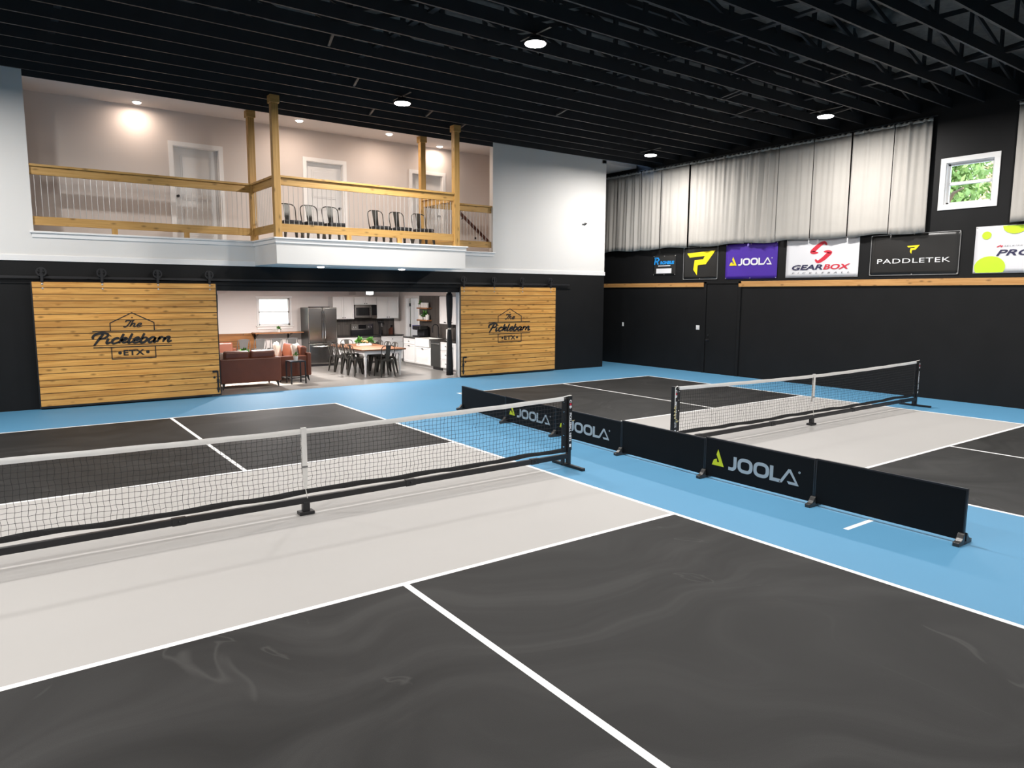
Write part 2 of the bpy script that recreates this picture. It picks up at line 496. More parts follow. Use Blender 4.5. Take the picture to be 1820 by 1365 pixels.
def tag(o, label, cat, group=None):
    o['label'] = label; o['category'] = cat
    if group: o['group'] = group
    return o
def struct(o):
    o['kind'] = 'structure'; return o
def thing(name, label, cat, loc=(0, 0, 0), rz=0.0, group=None):
    o = D.objects.new(name, None)
    o.empty_display_size = 0.1
    COL.objects.link(o)
    o.location = loc; o.rotation_euler = (0, 0, rz)
    LOCAL[o] = Matrix.Translation(Vector(loc)) @ Matrix.Rotation(rz, 4, 'Z')
    return tag(o, label, cat, group)
def part_box(name, m, parent, dims, bevel=0, world=True):
    return MB().box(*dims).build(name, m, parent, bevel, world)
def dup(root, loc, rz=None, label=None, group=None):
    r = root.copy(); COL.objects.link(r)
    r.location = loc
    if rz is not None: r.rotation_euler = (0, 0, rz)
    if label: r['label'] = label
    if group: r['group'] = group
    for ch in list(root.children):
        c = ch.copy(); COL.objects.link(c); c.parent = r
        for g in ch.children:
            e = g.copy(); COL.objects.link(e); e.parent = c
    return r

def frame(o, x, y):
    """frame with origin o, text running along x and up along y; normal = x cross y"""
    x, y = Vector(x).normalized(), Vector(y).normalized()
    X = Matrix((x, y, x.cross(y))).transposed().to_4x4(); X.translation = Vector(o)
    return X

def text_geo(txt, bold=0.0, shear=0.0, space=1.0):
    c = D.curves.new('t', 'FONT')
    c.body = txt; c.size = 1.0; c.offset = bold; c.shear = shear; c.space_character = space
    c.resolution_u = 3
    o = D.objects.new('t', c); COL.objects.link(o)
    dg = bpy.context.evaluated_depsgraph_get()
    me = D.meshes.new_from_object(o.evaluated_get(dg))
    vs = [v.co.copy() for v in me.vertices]; fs = [list(p.vertices) for p in me.polygons]
    D.objects.remove(o); D.curves.remove(c); D.meshes.remove(me)
    return vs, fs
def put_text(mb, txt, F, x0, x1, y0, y1, lift=0.0, **kw):
    """text fitted to the box x0..x1, y0..y1 of frame F, lifted by a hair off the surface"""
    vs, fs = text_geo(txt, **kw)
    ax, bx = min(v.x for v in vs), max(v.x for v in vs)
    ay, by = min(v.y for v in vs), max(v.y for v in vs)
    sx, sy = (x1-x0)/(bx-ax), (y1-y0)/(by-ay)
    mb.mesh([((v.x-ax)*sx+x0, (v.y-ay)*sy+y0, lift) for v in vs], fs, F)

def catmull(P, n=6):
    out = []
    Q = [P[0]]+list(P)+[P[-1]]
    for i in range(1, len(Q)-2):
        for k in range(n):
            t = k/n
            r = []
            for d in (0, 1):
                a, b, c, e = Q[i-1][d], Q[i][d], Q[i+1][d], Q[i+2][d]
                r.append(0.5*((2*b)+(c-a)*t+(2*a-5*b+4*c-e)*t*t+(-a+3*b-3*c+e)*t**3))
            out.append(tuple(r))
    out.append(P[-1])
    return out

def wavy_sheet(F, w, h, nx, ny, fn):
    """grid of nx*ny cells in frame F, depth given by fn(u,v)"""
    vs = []; fs = []
    for j in range(ny+1):
        for i in range(nx+1):
            u, v = i/nx, j/ny
            vs.append(F @ Vector((u*w, v*h, fn(u, v))))
    for j in range(ny):
        for i in range(nx):
            a = j*(nx+1)+i
            fs.append([a, a+1, a+nx+2, a+nx+1])
    return vs, fs

# ================================================================== THE SETTING
YW, XW, ZC = 9.07, 13.77, 6.0          # loft wall face, right wall face, underside of ceiling trusses
BX, BY = 8.832, -0.133                 # centre of the second court
LX0, LX1 = -1.69, 8.47                 # loft opening
OX0, OX1, OZ = 1.25, 7.45, 2.222       # wide doorway to the lounge
KY, KX, KZ = 14.5, 8.46, 2.31         # lounge back wall, right wall, ceiling

# ---- court floor: one slab, painted in zones
def court_cell(x, y):
    for cx, cy in ((0, 0), (BX, BY)):
        a, b = abs(x-cx), abs(y-cy)
        if a < 3.048 and b < 6.706:
            if a > 2.9972 or b > 6.6552: return 'line'
            if 2.0832 < b < 2.134: return 'line'
            if b > 2.134 and a < 0.0254: return 'line'
            return 'kitchen_grey' if b < 2.1 else 'court'
    if 3.97 < x < 4.45 and -3.395 < y < -3.345: return 'line'
    return 'blue'
xs = [-7.5, XW, 3.97, 4.45, 12.52]; ys = [-10, YW, -3.395, -3.345, 16]
for cx, cy in ((0, 0), (BX, BY)):
    for q in (0.0254, 2.9972, 3.048): xs += [cx-q, cx+q]
    for q in (2.0832, 2.134, 6.6552, 6.706): ys += [cy-q, cy+q]
xs.sort(); ys.sort()
fl = MB()
grid = {}
def gv(i, j):
    if (i, j) not in grid:
        grid[(i, j)] = len(fl.v); fl.v.append(Vector((xs[i], ys[j], 0)))
    return grid[(i, j)]
for i in range(len(xs)-1):
    for j in range(len(ys)-1):
        mx, my = (xs[i]+xs[i+1])/2, (ys[j]+ys[j+1])/2
        if my > YW and mx < 12.52: continue
        fl.use(court_cell(mx, my))
        fl.face([gv(i, j), gv(i+1, j), gv(i+1, j+1), gv(i, j+1)])
struct(fl.build('floor'))
struct(MB().use('concrete').box(-1.5, 12.52, YW, 16, -0.1, 0).build('floor_lounge'))

# ---- loft wall: black below, white above, doorway and loft opening left free
w = MB(); T = 0.16
w.use('wall_black')
w.box(-7.5, OX0, YW, YW+T, 0, 2.745); w.box(OX1, 12.52, YW, YW+T, 0, 2.745); w.box(OX0, OX1, YW, YW+T, OZ, 2.745)
w.use('wall_white')
w.box(-7.5, 2.36, YW, YW+T, 2.745, 3.25); w.box(2.36, 6.34, YW, YW+T, 2.745, 3.17); w.box(6.34, 12.52, YW, YW+T, 2.745, 3.25)
w.box(-7.5, LX0, YW, YW+T, 3.25, ZC+0.62); w.box(LX1, 12.52, YW, YW+T, 3.25, ZC+0.62)
w.use('ceil_black').box(LX0, LX1, YW+0.002, YW+0.02, ZC-0.004, ZC+0.62)
w.use('trim_white')
w.box(OX1-0.012, OX1, YW+0.002, YW+T+0.05, 0, OZ); w.box(OX0, OX0+0.012, YW+0.002, YW+T+0.05, 0, OZ)
struct(w.build('wall_back'))
w = MB()
w.use('wall_black').box(12.36, 12.52, YW+T, 16, 0, 2.745)
w.use('wall_white').box(12.36, 12.52, YW+T, 16, 2.745, ZC)
struct(w.build('wall_corridor'))
struct(MB().use('wall_black').box(12.36, XW, 16, 16.15, 0, ZC).build('wall_corridor_end'))
# right wall with the window opening
w = MB().use('wall_black')
wy0, wy1, wz0, wz1 = -0.66, 0.22, 4.06, 4.90
w.box(XW, XW+0.18, -10, wy0, 0, 6.7); w.box(XW, XW+0.18, wy1, 16, 0, 6.7)
w.box(XW, XW+0.18, wy0, wy1, 0, wz0); w.box(XW, XW+0.18, wy0, wy1, wz1, 6.7)
w.box(XW-0.006, XW, 1.2, 10.2, 2.40, 2.56)
struct(w.build('wall_right'))
struct(MB().use('wall_black').box(-7.65, -7.5, -10, YW, 0, 6.7).build('wall_left'))
struct(MB().use('wall_black').box(-7.5, XW, -10.15, -10, 0, 6.7).build('wall_rear'))

# ---- ceiling: black roof deck with foam, and flat open web trusses under it
c = MB().use('foam')
c.box(-7.65, XW+0.18, -10.15, YW+0.3, 6.62, 6.75)
ceiling = struct(c.build('ceiling'))
TX0, TX1 = -7.5, XW
ty = [0.22+0.6*k for k in range(-16, 15)]
tb = MB().use('ceil_black')
tb.box(0, TX1-TX0, -0.019, 0.019, 0, 0.185)
tb.box(0, TX1-TX0, -0.019, 0.019, 0.53, 0.62)
x = 0.3; up = True
while x < TX1-TX0-0.9:
    a, b = (x, 0.16), (x+1.15, 0.55)
    if not up: a, b = (x, 0.55), (x+1.15, 0.16)
    tb.bar((a[0], 0, a[1]), (b[0], 0, b[1]), 0.036, 0.07)
    tb.box(x+1.11, x+1.19, -0.018, 0.018, 0.16, 0.55)
    x += 1.15; up = not up
first = None
off = LOCAL[ceiling].translation
for y in ty:
    if first is None:
        first = tb.build('ceiling_truss', None, None, world=False)
        first.parent = ceiling; o = first
    else:
        o = first.copy(); COL.objects.link(o)
    o.parent = ceiling
    o.location = Vector((TX0, y, ZC)) - off
# flat braces and blocking between trusses, a duct
bb = MB().use('ceil_black')
for bx in (-5.2, -1.4, 2.9, 7.2, 11.3):
    bb.box(bx, bx+0.09, -9.4, YW, ZC+0.141, ZC+0.18)
for bx, k in ((4.35, 13), (6.6, 13), (5.4, 12), (9.3, 4), (9.45, 4), (8.1, 2), (10.6, 5), (3.2, 10), (12.2, 3), (2.0, 7), (7.6, 9), (9.9, 1)):
    y = 0.22+0.6*k - 0.6
    bb.bar((bx, y+0.02, ZC+0.03), (bx+0.15, y+0.58, ZC+0.03), 0.04, 0.04)
bb.build('blocking', None, ceiling)
dm = MB().use('foam'); dm.smooth = True
dm.tube([(7.3, -3.2, 6.40), (8.8, -1.2, 6.40), (9.4, 1.0, 6.40)], 0.17, 14)
dm.build('duct', None, ceiling)

# ---- loft: floor, walls with three recessed doors, ceiling
struct(MB().use('carpet').box(-3.2, 11.2, YW+T, 10.35, 2.9, 3.17).build('floor_loft'))
struct(MB().use('loft_paint').box(LX0, LX1, YW+0.02, YW+T, ZC, ZC+0.1).box(-7.5, 12.36, YW+T, 10.6, ZC, ZC+0.1).build('ceiling_loft'))
struct(MB().use('loft_paint').box(12.36, XW, YW, 16, ZC, ZC+0.1).build('ceiling_corridor'))
DX = [(0.94, 1.87), (3.85, 4.76), (6.66, 7.57)]
LB = 10.15
w = MB().use('loft_paint')
prev = -3.2
for a, b in DX:
    w.box(prev, a, LB, LB+0.2, 3.17, ZC); w.box(a, b, LB, LB+0.2, 5.29, ZC); prev = b
w.box(prev, 11.2, LB, LB+0.2, 3.17, ZC)
struct(w.build('wall_loft_back'))
struct(MB().use('loft_paint').box(-3.35, -3.2, YW+T, LB, 3.17, ZC).build('wall_loft_left'))
struct(MB().use('loft_paint').box(9.15, 9.30, YW+T, LB, 3.17, ZC).build('wall_loft_right'))
struct(MB().use('trim_white').box(-3.2, 0.84, LB-0.014, LB, 3.17, 3.36).build('baseboard_loft'))
for i, (a, b) in enumerate(DX):
    d = MB().use('cab_white')
    y0 = LB+0.10
    d.box(a+0.012, b-0.012, y0, y0+0.035, 3.18, 5.275)
    for z0, z1 in ((3.42, 4.02), (4.18, 4.30), (4.46, 5.12)):      # three raised panels with beads
        d.box(a+0.15, b-0.15, y0-0.010, y0, z0, z1)
        d.box(a+0.19, b-0.19, y0-0.018, y0-0.010, z0+0.035, z1-0.035)
    o = struct(d.build('door_%d' % (i+2), bevel=0.004))
    cs = MB().use('trim_white')
    cs.box(a-0.09, a, LB-0.02, LB, 3.17, 5.38); cs.box(b, b+0.09, LB-0.02, LB, 3.17, 5.38); cs.box(a, b, LB-0.02, LB, 5.29, 5.38)
    cs.box(a, a+0.012, LB, LB+0.2, 3.17, 5.29); cs.box(b-0.012, b, LB, LB+0.2, 3.17, 5.29); cs.box(a, b, LB, LB+0.2, 5.278, 5.29)
    cs.build('door_casing', None, o)
    k = MB().use('black_metal')
    kx = a+0.075 if i == 0 else b-0.075
    k.smooth = True
    k.lathe([(0.028, 0), (0.028, 0.01), (0.012, 0.015), (0.012, 0.04), (0.027, 0.05), (0.027, 0.07), (0.0, 0.078)], (0, 0, 0), 14, 'Z')
    R = Matrix.Translation((kx, y0, 4.25)) @ Matrix.Rotation(PI/2, 4, 'X')
    k.v = [R @ v for v in k.v]
    k.build('door_knob', None, o)

# ---- projecting balcony box and white trims
PX0, PX1, PY = 2.25, 6.68, 7.60
bal = MB().use('wall_white')
bal.box(PX0, PX1, PY, PY+0.15, 2.762, 3.25); bal.box(PX0, PX0+0.15, PY+0.15, YW, 2.762, 3.25); bal.box(PX1-0.15, PX1, PY+0.15, YW, 2.762, 3.25)
bal.box(PX0+0.15, PX1-0.15, PY+0.15, YW, 2.762, 3.16)
bal.use('carpet').box(PX0+0.15, PX1-0.15, PY+0.15, YW, 3.16, 3.17)
struct(bal.build('wall_balcony', bevel=0.004))
t = MB().use('trim_white')
t.box(LX0-0.06, PX0-0.02, YW-0.05, YW+T, 3.25, 3.285); t.box(LX0-0.03, PX0, YW-0.022, YW, 3.17, 3.25)
t.box(PX1+0.02, LX1+0.06, YW-0.05, YW+T, 3.25, 3.285); t.box(PX1, LX1+0.03, YW-0.022, YW, 3.17, 3.25)
t.box(PX0-0.05, PX1+0.05, PY-0.05, PY+0.16, 3.25, 3.285); t.box(PX0-0.05, PX0+0.16, PY+0.16, YW+T, 3.25, 3.285); t.box(PX1-0.36, PX1+0.05, YW, YW+T, 3.25, 3.285); t.box(PX1-0.16, PX1+0.05, PY+0.16, YW, 3.25, 3.285)
t.box(PX0-0.022, PX1+0.022, PY-0.022, YW-0.022, 3.17, 3.25)
struct(t.build('trim_1', bevel=0.006))
t = MB().use('trim_white')
t.box(-7.5, PX0, YW-0.02, YW, 2.745, 2.85); t.box(PX1, 12.53, YW-0.02, YW, 2.745, 2.85)
t.box(12.52, 12.54, YW-0.02, 16, 2.745, 2.85)
struct(t.build('trim_2', bevel=0.003))
struct(MB().use('strip').box(XW-0.03, XW, 6.33, 10.9, 2.405, 2.525).build('trim_3', bevel=0.003))
struct(MB().use('strip').box(XW-0.03, XW, -9.9, 5.17, 2.405, 2.55).build('trim_4', bevel=0.003))
# black door in the right wall
d = MB().use('wall_black')
d.box(XW-0.012, XW, 5.19, 6.21, 0.01, 2.48)
o = struct(d.build('door_1', bevel=0.002))
cs = MB().use('wall_black')
cs.box(XW-0.03, XW, 6.225, 6.31, 0, 2.54); cs.box(XW-0.03, XW, 5.09, 5.175, 0, 2.40); cs.box(XW-0.03, XW, 5.09, 6.31, 2.495, 2.55)
cs.build('door_casing', None, o)
k = MB().use('black_metal'); k.smooth = True
k.lathe([(0.035, 0), (0.035, -0.012), (0.014, -0.016), (0.014, -0.05), (0.03, -0.06), (0.03, -0.08), (0.0, -0.09)], (XW-0.012, 6.12, 0.93), 14, 'X')
k.lathe([(0.03, 0), (0.03, -0.014), (0.0, -0.018)], (XW-0.012, 6.12, 1.06), 14, 'X')
k.build('door_knob', None, o)
# high window in the right wall
wi = MB().use('trim_white')
for y0, y1, z0, z1 in ((-0.766, 0.326, 4.90, 5.005), (-0.766, 0.326, 3.955, 4.06), (-0.766, -0.66, 4.06, 4.90), (0.22, 0.326, 4.06, 4.90)):
    wi.box(XW-0.022, XW, y0, y1, z0, z1)
wi.box(XW, XW+0.16, wy0, wy0+0.012, wz0, wz1); wi.box(XW, XW+0.16, wy1-0.012, wy1, wz0, wz1)
wi.box(XW, XW+0.16, wy0, wy1, wz0, wz0+0.012); wi.box(XW, XW+0.16, wy0, wy1, wz1-0.012, wz1)
o = struct(wi.build('window_1', bevel=0.004))
s_ = MB().use('white_plastic')
x0 = XW+0.08
for y0, y1, z0, z1 in ((wy0, wy0+0.05, wz0, wz1), (wy1-0.05, wy1, wz0, wz1), (wy0, wy1, wz0, wz0+0.05), (wy0, wy1, wz1-0.05, wz1)):
    s_.box(x0, x0+0.05, y0, y1, z0, z1)
s_.box(x0-0.015, x0+0.045, wy0+0.03, wy1-0.03, 4.455, 4.515)
s_.use('print_grey_dk').box(x0-0.012, x0-0.004, wy0+0.06, wy1-0.06, 4.452, 4.462)
s_.build('sash', None, o)
MB().use('glass').box(x0+0.02, x0+0.024, wy0+0.03, wy1-0.03, wz0+0.03, wz1-0.03).build('pane', None, o)

# ---- lounge shell
w = MB().use('lounge_paint')
vx0, vx1, vz0, vz1 = 3.88, 4.81, 1.225, 2.03
w.box(-1.5, vx0, KY, KY+0.15, 0, KZ); w.box(vx1, KX+0.15, KY, KY+0.15, 0, KZ)
w.box(vx0, vx1, KY, KY+0.15, 0, vz0); w.box(vx0, vx1, KY, KY+0.15, vz1, KZ)
struct(w.build('wall_lounge_back'))
w = MB().use('lounge_paint')
dy0, dy1, dz = 13.20, 14.02, 2.035
w.box(KX, KX+0.13, YW+T, dy0, 0, KZ); w.box(KX, KX+0.13, dy1, KY, 0, KZ); w.box(KX, KX+0.13, dy0, dy1, dz, KZ)
struct(w.build('wall_lounge_right'))
struct(MB().use('lounge_paint').box(-1.65, -1.5, YW+T, KY, 0, KZ).build('wall_lounge_left'))
struct(MB().use('lounge_paint').box(-1.5, KX+0.13, YW+T, KY, KZ, KZ+0.1).build('ceiling_lounge'))
struct(MB().use('green_wall').box(10.3, 10.4, 12.4, 15, 0, KZ).build('wall_side_room'))
struct(MB().use('green_wall').box(KX+0.15, 10.3, 14.6, 14.7, 0, KZ).build('wall_side_room_end'))
struct(MB().use('lounge_paint').box(KX+0.13, 10.4, 12.4, 15, KZ, KZ+0.1).build('ceiling_side_room'))
struct(MB().use('wainscot').box(-1.5, 3.77, KY-0.02, KY, 0, 1.012).build('trim_5'))
struct(MB().use('tile').box(6.0, 8.25, KY-0.012, KY, 0.83, 1.40).build('trim_6'))
w = MB().use('tile').box(KX-0.012, KX, 9.4, 13.12, 0.83, 2.12)
struct(w.build('trim_7'))
# lounge window
wi = MB().use('trim_white')
wi.box(vx0-0.07, vx1+0.07, KY-0.018, KY, vz1, vz1+0.06); wi.box(vx0-0.05, vx0, KY-0.018, KY, vz0, vz1); wi.box(vx1, vx1+0.05, KY-0.018, KY, vz0, vz1)
wi.box(vx0-0.09, vx1+0.09, KY-0.06, KY, vz0-0.03, vz0); wi.box(vx0-0.06, vx1+0.06, KY-0.02, KY, vz0-0.11, vz0-0.03)
o = struct(wi.build('window_2', bevel=0.003))
s_ = MB().use('white_plastic')
for a, b, z0, z1 in ((vx0, vx0+0.045, vz0, vz1), (vx1-0.045, vx1, vz0, vz1), (vx0, vx1, vz0, vz0+0.05), (vx0, vx1, vz1-0.04, vz1), (vx0, vx1, 1.60, 1.64)):
    s_.box(a, b, KY+0.05, KY+0.09, z0, z1)
s_.build('sash', None, o)
MB().use('glass').box(vx0+0.02, vx1-0.02, KY+0.07, KY+0.074, vz0+0.02, vz1-0.02).build('pane', None, o)
# doorway to the side room: casing and a door standing open
cs = MB().use('trim_white')
cs.box(KX-0.018, KX, dy0-0.08, dy0, 0, dz+0.08); cs.box(KX-0.018, KX, dy1, dy1+0.08, 0, dz+0.08); cs.box(KX-0.018, KX, dy0, dy1, dz, dz+0.08)
cs.box(KX, KX+0.13, dy1-0.012, dy1, 0, dz); cs.box(KX, KX+0.13, dy0, dy0+0.012, 0, dz)
o = struct(cs.build('trim_8'))
d = MB().use('cab_white')
X = Matrix.Translation((KX+0.14, dy1-0.02, 0)) @ Matrix.Rotation(math.radians(-8), 4, 'Z')
d.box(0, 0.78, -0.035, 0, 0.01, dz-0.01, X)
for z0, z1 in ((0.15, 0.85), (1.05, 1.9)): d.box(0.12, 0.66, -0.045, -0.035, z0, z1, X)
o = struct(d.build('door_5'))
h = MB().use('black_metal')
for z in (0.25, 1.15, 1.82): h.box(KX+0.10, KX+0.15, dy1-0.055, dy1-0.012, z-0.05, z+0.05)
h.build('door_hinge', None, o)

# ================================================================== LETTERING AND EMBLEMS
def arc2(cx, cy, rx, ry, a0, a1, n=8):
    return [(cx+rx*math.cos(math.radians(a0+(a1-a0)*i/n)), cy+ry*math.sin(math.radians(a0+(a1-a0)*i/n))) for i in range(n+1)]

def wide_word(mb, F, x0, x1, y0, y1, d):
    """the five wide rounded capitals J O O L A with a small ring after them"""
    W = 5.05
    sx, sy = (x1-x0)/W, (y1-y0)
    S = F @ Matrix.Translation((x0, y0, 0)) @ Matrix.Diagonal((sx, sy, 1, 1))
    mb.stroke([(0.03, 0.09), (0.22, 0.09)]+arc2(0.28, 0.34, 0.24, 0.25, -80, 0, 6)+[(0.52, 1.0)], 0.235, S, d)
    for cx in (1.27, 2.44):
        P = []
        for i in range(32):
            a = 2*PI*i/32
            c_, s_ = math.cos(a), math.sin(a)
            P.append((cx+0.44*math.copysign(abs(c_)**0.72, c_), 0.5+0.41*math.copysign(abs(s_)**0.72, s_)))
        mb.stroke(P, 0.235, S, d, closed=True)
    mb.stroke([(3.16, 1.0), (3.16, 0.09), (3.78, 0.09)], 0.235, S, d)
    mb.poly([(3.68, 0), (3.88, 0), (4.36, 0.80), (4.76, 0.18), (4.22, 0.18), (4.34, 0), (5.0, 0), (4.44, 1), (4.28, 1)], S, d)
    mb.stroke(arc2(5.0, 0.92, 0.05, 0.06, 0, 330, 8), 0.04, S, d, closed=True)
def peak_icon(mb, F, x0, x1, y0, y1, d):
    S = F @ Matrix.Translation((x0, y0, 0)) @ Matrix.Diagonal((x1-x0, y1-y0, 1, 1))
    mb.poly([(0.5, 1.0), (1, 0), (0, 0), (0.16, 0.34), (0.40, 0.42), (0.44, 0.22), (0.62, 0.24), (0.36, 0.68)], S, d)
def flag_p(mb, F, x0, x1, y0, y1, d):
    S = F @ Matrix.Translation((x0, y0, 0)) @ Matrix.Diagonal((x1-x0, y1-y0, 1, 1))
    mb.poly([(0, 0.93), (1, 1.0), (0.68, 0.45), (0.40, 0.42), (0.38, 0.0), (0.24, 0.24), (0.28, 0.64), (0.58, 0.66), (0.64, 0.79), (0.10, 0.75)], S, d)

SCRIPT = {   # centre lines of the brush script, x-height 1
 'P': (1.30, [[(0.62, 1.75), (0.42, 0.8), (0.22, -0.32)], [(-0.12, 0.95), (-0.30, 1.15), (-0.25, 1.55), (0.10, 1.85), (0.65, 1.92), (1.08, 1.72), (1.15, 1.35), (0.95, 1.02), (0.62, 0.88), (0.45, 0.92)]]),
 'i': (0.52, [[(0.08, 0.95), (0.06, 0.3), (0.18, 0.04), (0.46, 0.24)], [(0.10, 1.38), (0.14, 1.48)]]),
 'c': (0.82, [[(0.66, 0.76), (0.48, 0.97), (0.18, 0.80), (0.06, 0.42), (0.20, 0.06), (0.48, 0.04), (0.82, 0.30)]]),
 'k': (0.90, [[(0.10, 1.72), (0.07, 0.9), (0.06, 0.02)], [(0.10, 0.45), (0.40, 0.92), (0.62, 0.86), (0.50, 0.56), (0.22, 0.50), (0.50, 0.10), (0.88, 0.26)]]),
 'l': (0.50, [[(0.12, 1.74), (0.07, 0.9), (0.08, 0.25), (0.20, 0.03), (0.48, 0.24)]]),
 'e': (0.80, [[(0.10, 0.42), (0.42, 0.50), (0.58, 0.74), (0.42, 0.97), (0.16, 0.82), (0.05, 0.42), (0.20, 0.05), (0.46, 0.03), (0.80, 0.28)]]),
 'b': (0.86, [[(0.10, 1.72), (0.06, 0.9), (0.07, 0.3), (0.22, 0.02), (0.52, 0.12), (0.66, 0.52), (0.56, 0.88), (0.30, 0.92), (0.10, 0.66)]]),
 'a': (0.96, [[(0.62, 0.82), (0.38, 0.97), (0.12, 0.74), (0.06, 0.32), (0.24, 0.03), (0.50, 0.18), (0.66, 0.60), (0.68, 0.95)], [(0.67, 0.9), (0.66, 0.30), (0.76, 0.04), (0.96, 0.24)]]),
 'r': (0.66, [[(0.02, 0.92), (0.12, 0.80), (0.10, 0.02)], [(0.12, 0.50), (0.32, 0.92), (0.56, 0.88)]]),
 'n': (1.05, [[(0.06, 0.95), (0.09, 0.5), (0.07, 0.02)], [(0.10, 0.45), (0.36, 0.93), (0.60, 0.84), (0.58, 0.28), (0.70, 0.03), (1.0, 0.24)]]),
 'T': (0.62, [[(-0.22, 1.30), (-0.26, 1.62), (0.02, 1.72), (0.40, 1.62), (0.86, 1.76)], [(0.42, 1.66), (0.30, 0.7), (0.12, 0.12), (-0.16, 0.06), (-0.28, 0.34)]]),
 'h': (0.92, [[(0.10, 1.66), (0.07, 0.9), (0.05, 0.02)], [(0.09, 0.45), (0.34, 0.93), (0.56, 0.82), (0.54, 0.28), (0.66, 0.03), (0.92, 0.24)]]),
}
def script_word(mb, word, F, x0, x1, y0, y1, d, weight=0.27, shear=0.30):
    """word in brush script; y0 is the baseline, y1 the x-height"""
    x = 0; S = []
    for ch in word:
        adv, strokes = SCRIPT[ch]
        for st in strokes:
            S.append([(p[0]+x+p[1]*shear, p[1]) for p in catmull(st, 5)])
        x += adv
    lo = min(p[0] for q in S for p in q); hi = max(p[0] for q in S for p in q)
    k = (x1-x0)/(hi-lo); ky = y1-y0
    for q in S:
        P = [(x0+(p[0]-lo)*k, y0+p[1]*ky) for p in q]
        n = len(P)
        ww = [weight*ky*(0.72+0.28*math.sin(PI*min(1, 0.12+i/max(1, n-1)))) for i in range(n)]
        mb.stroke(P, ww, F, d)

def barn_sign(mb, cx, F, d=0.006):
    t = 0.017
    mb.stroke([(cx-0.385, 1.436), (cx-0.385, 1.588), (cx, 1.785), (cx+0.385, 1.588), (cx+0.385, 1.436)], t, F, d)
    mb.stroke([(cx-0.69, 1.433), (cx+0.69, 1.433)], t, F, d)
    mb.stroke([(cx-0.69, 1.122), (cx+0.69, 1.122)], t, F, d)
    mb.stroke([(cx-0.385, 1.122), (cx-0.385, 0.892), (cx+0.385, 0.892), (cx+0.385, 1.122)], t, F, d)
    script_word(mb, 'The', F, cx-0.155, cx+0.17, 1.505, 1.580, d, 0.32)
    script_word(mb, 'Picklebarn', F, cx-0.69, cx+0.69, 1.192, 1.300, d, 0.44)
    put_text(mb, 'ETX', F, cx-0.185, cx+0.185, 0.952, 1.062, d, bold=0.035, space=1.1)
    for sx in (-0.245, 0.245): mb.poly(arc2(cx+sx, 1.008, 0.032, 0.032, 0, 330, 11), F, d)
    mb.poly(arc2(cx, 1.69, 0.014, 0.014, 0, 315, 7), F, d)

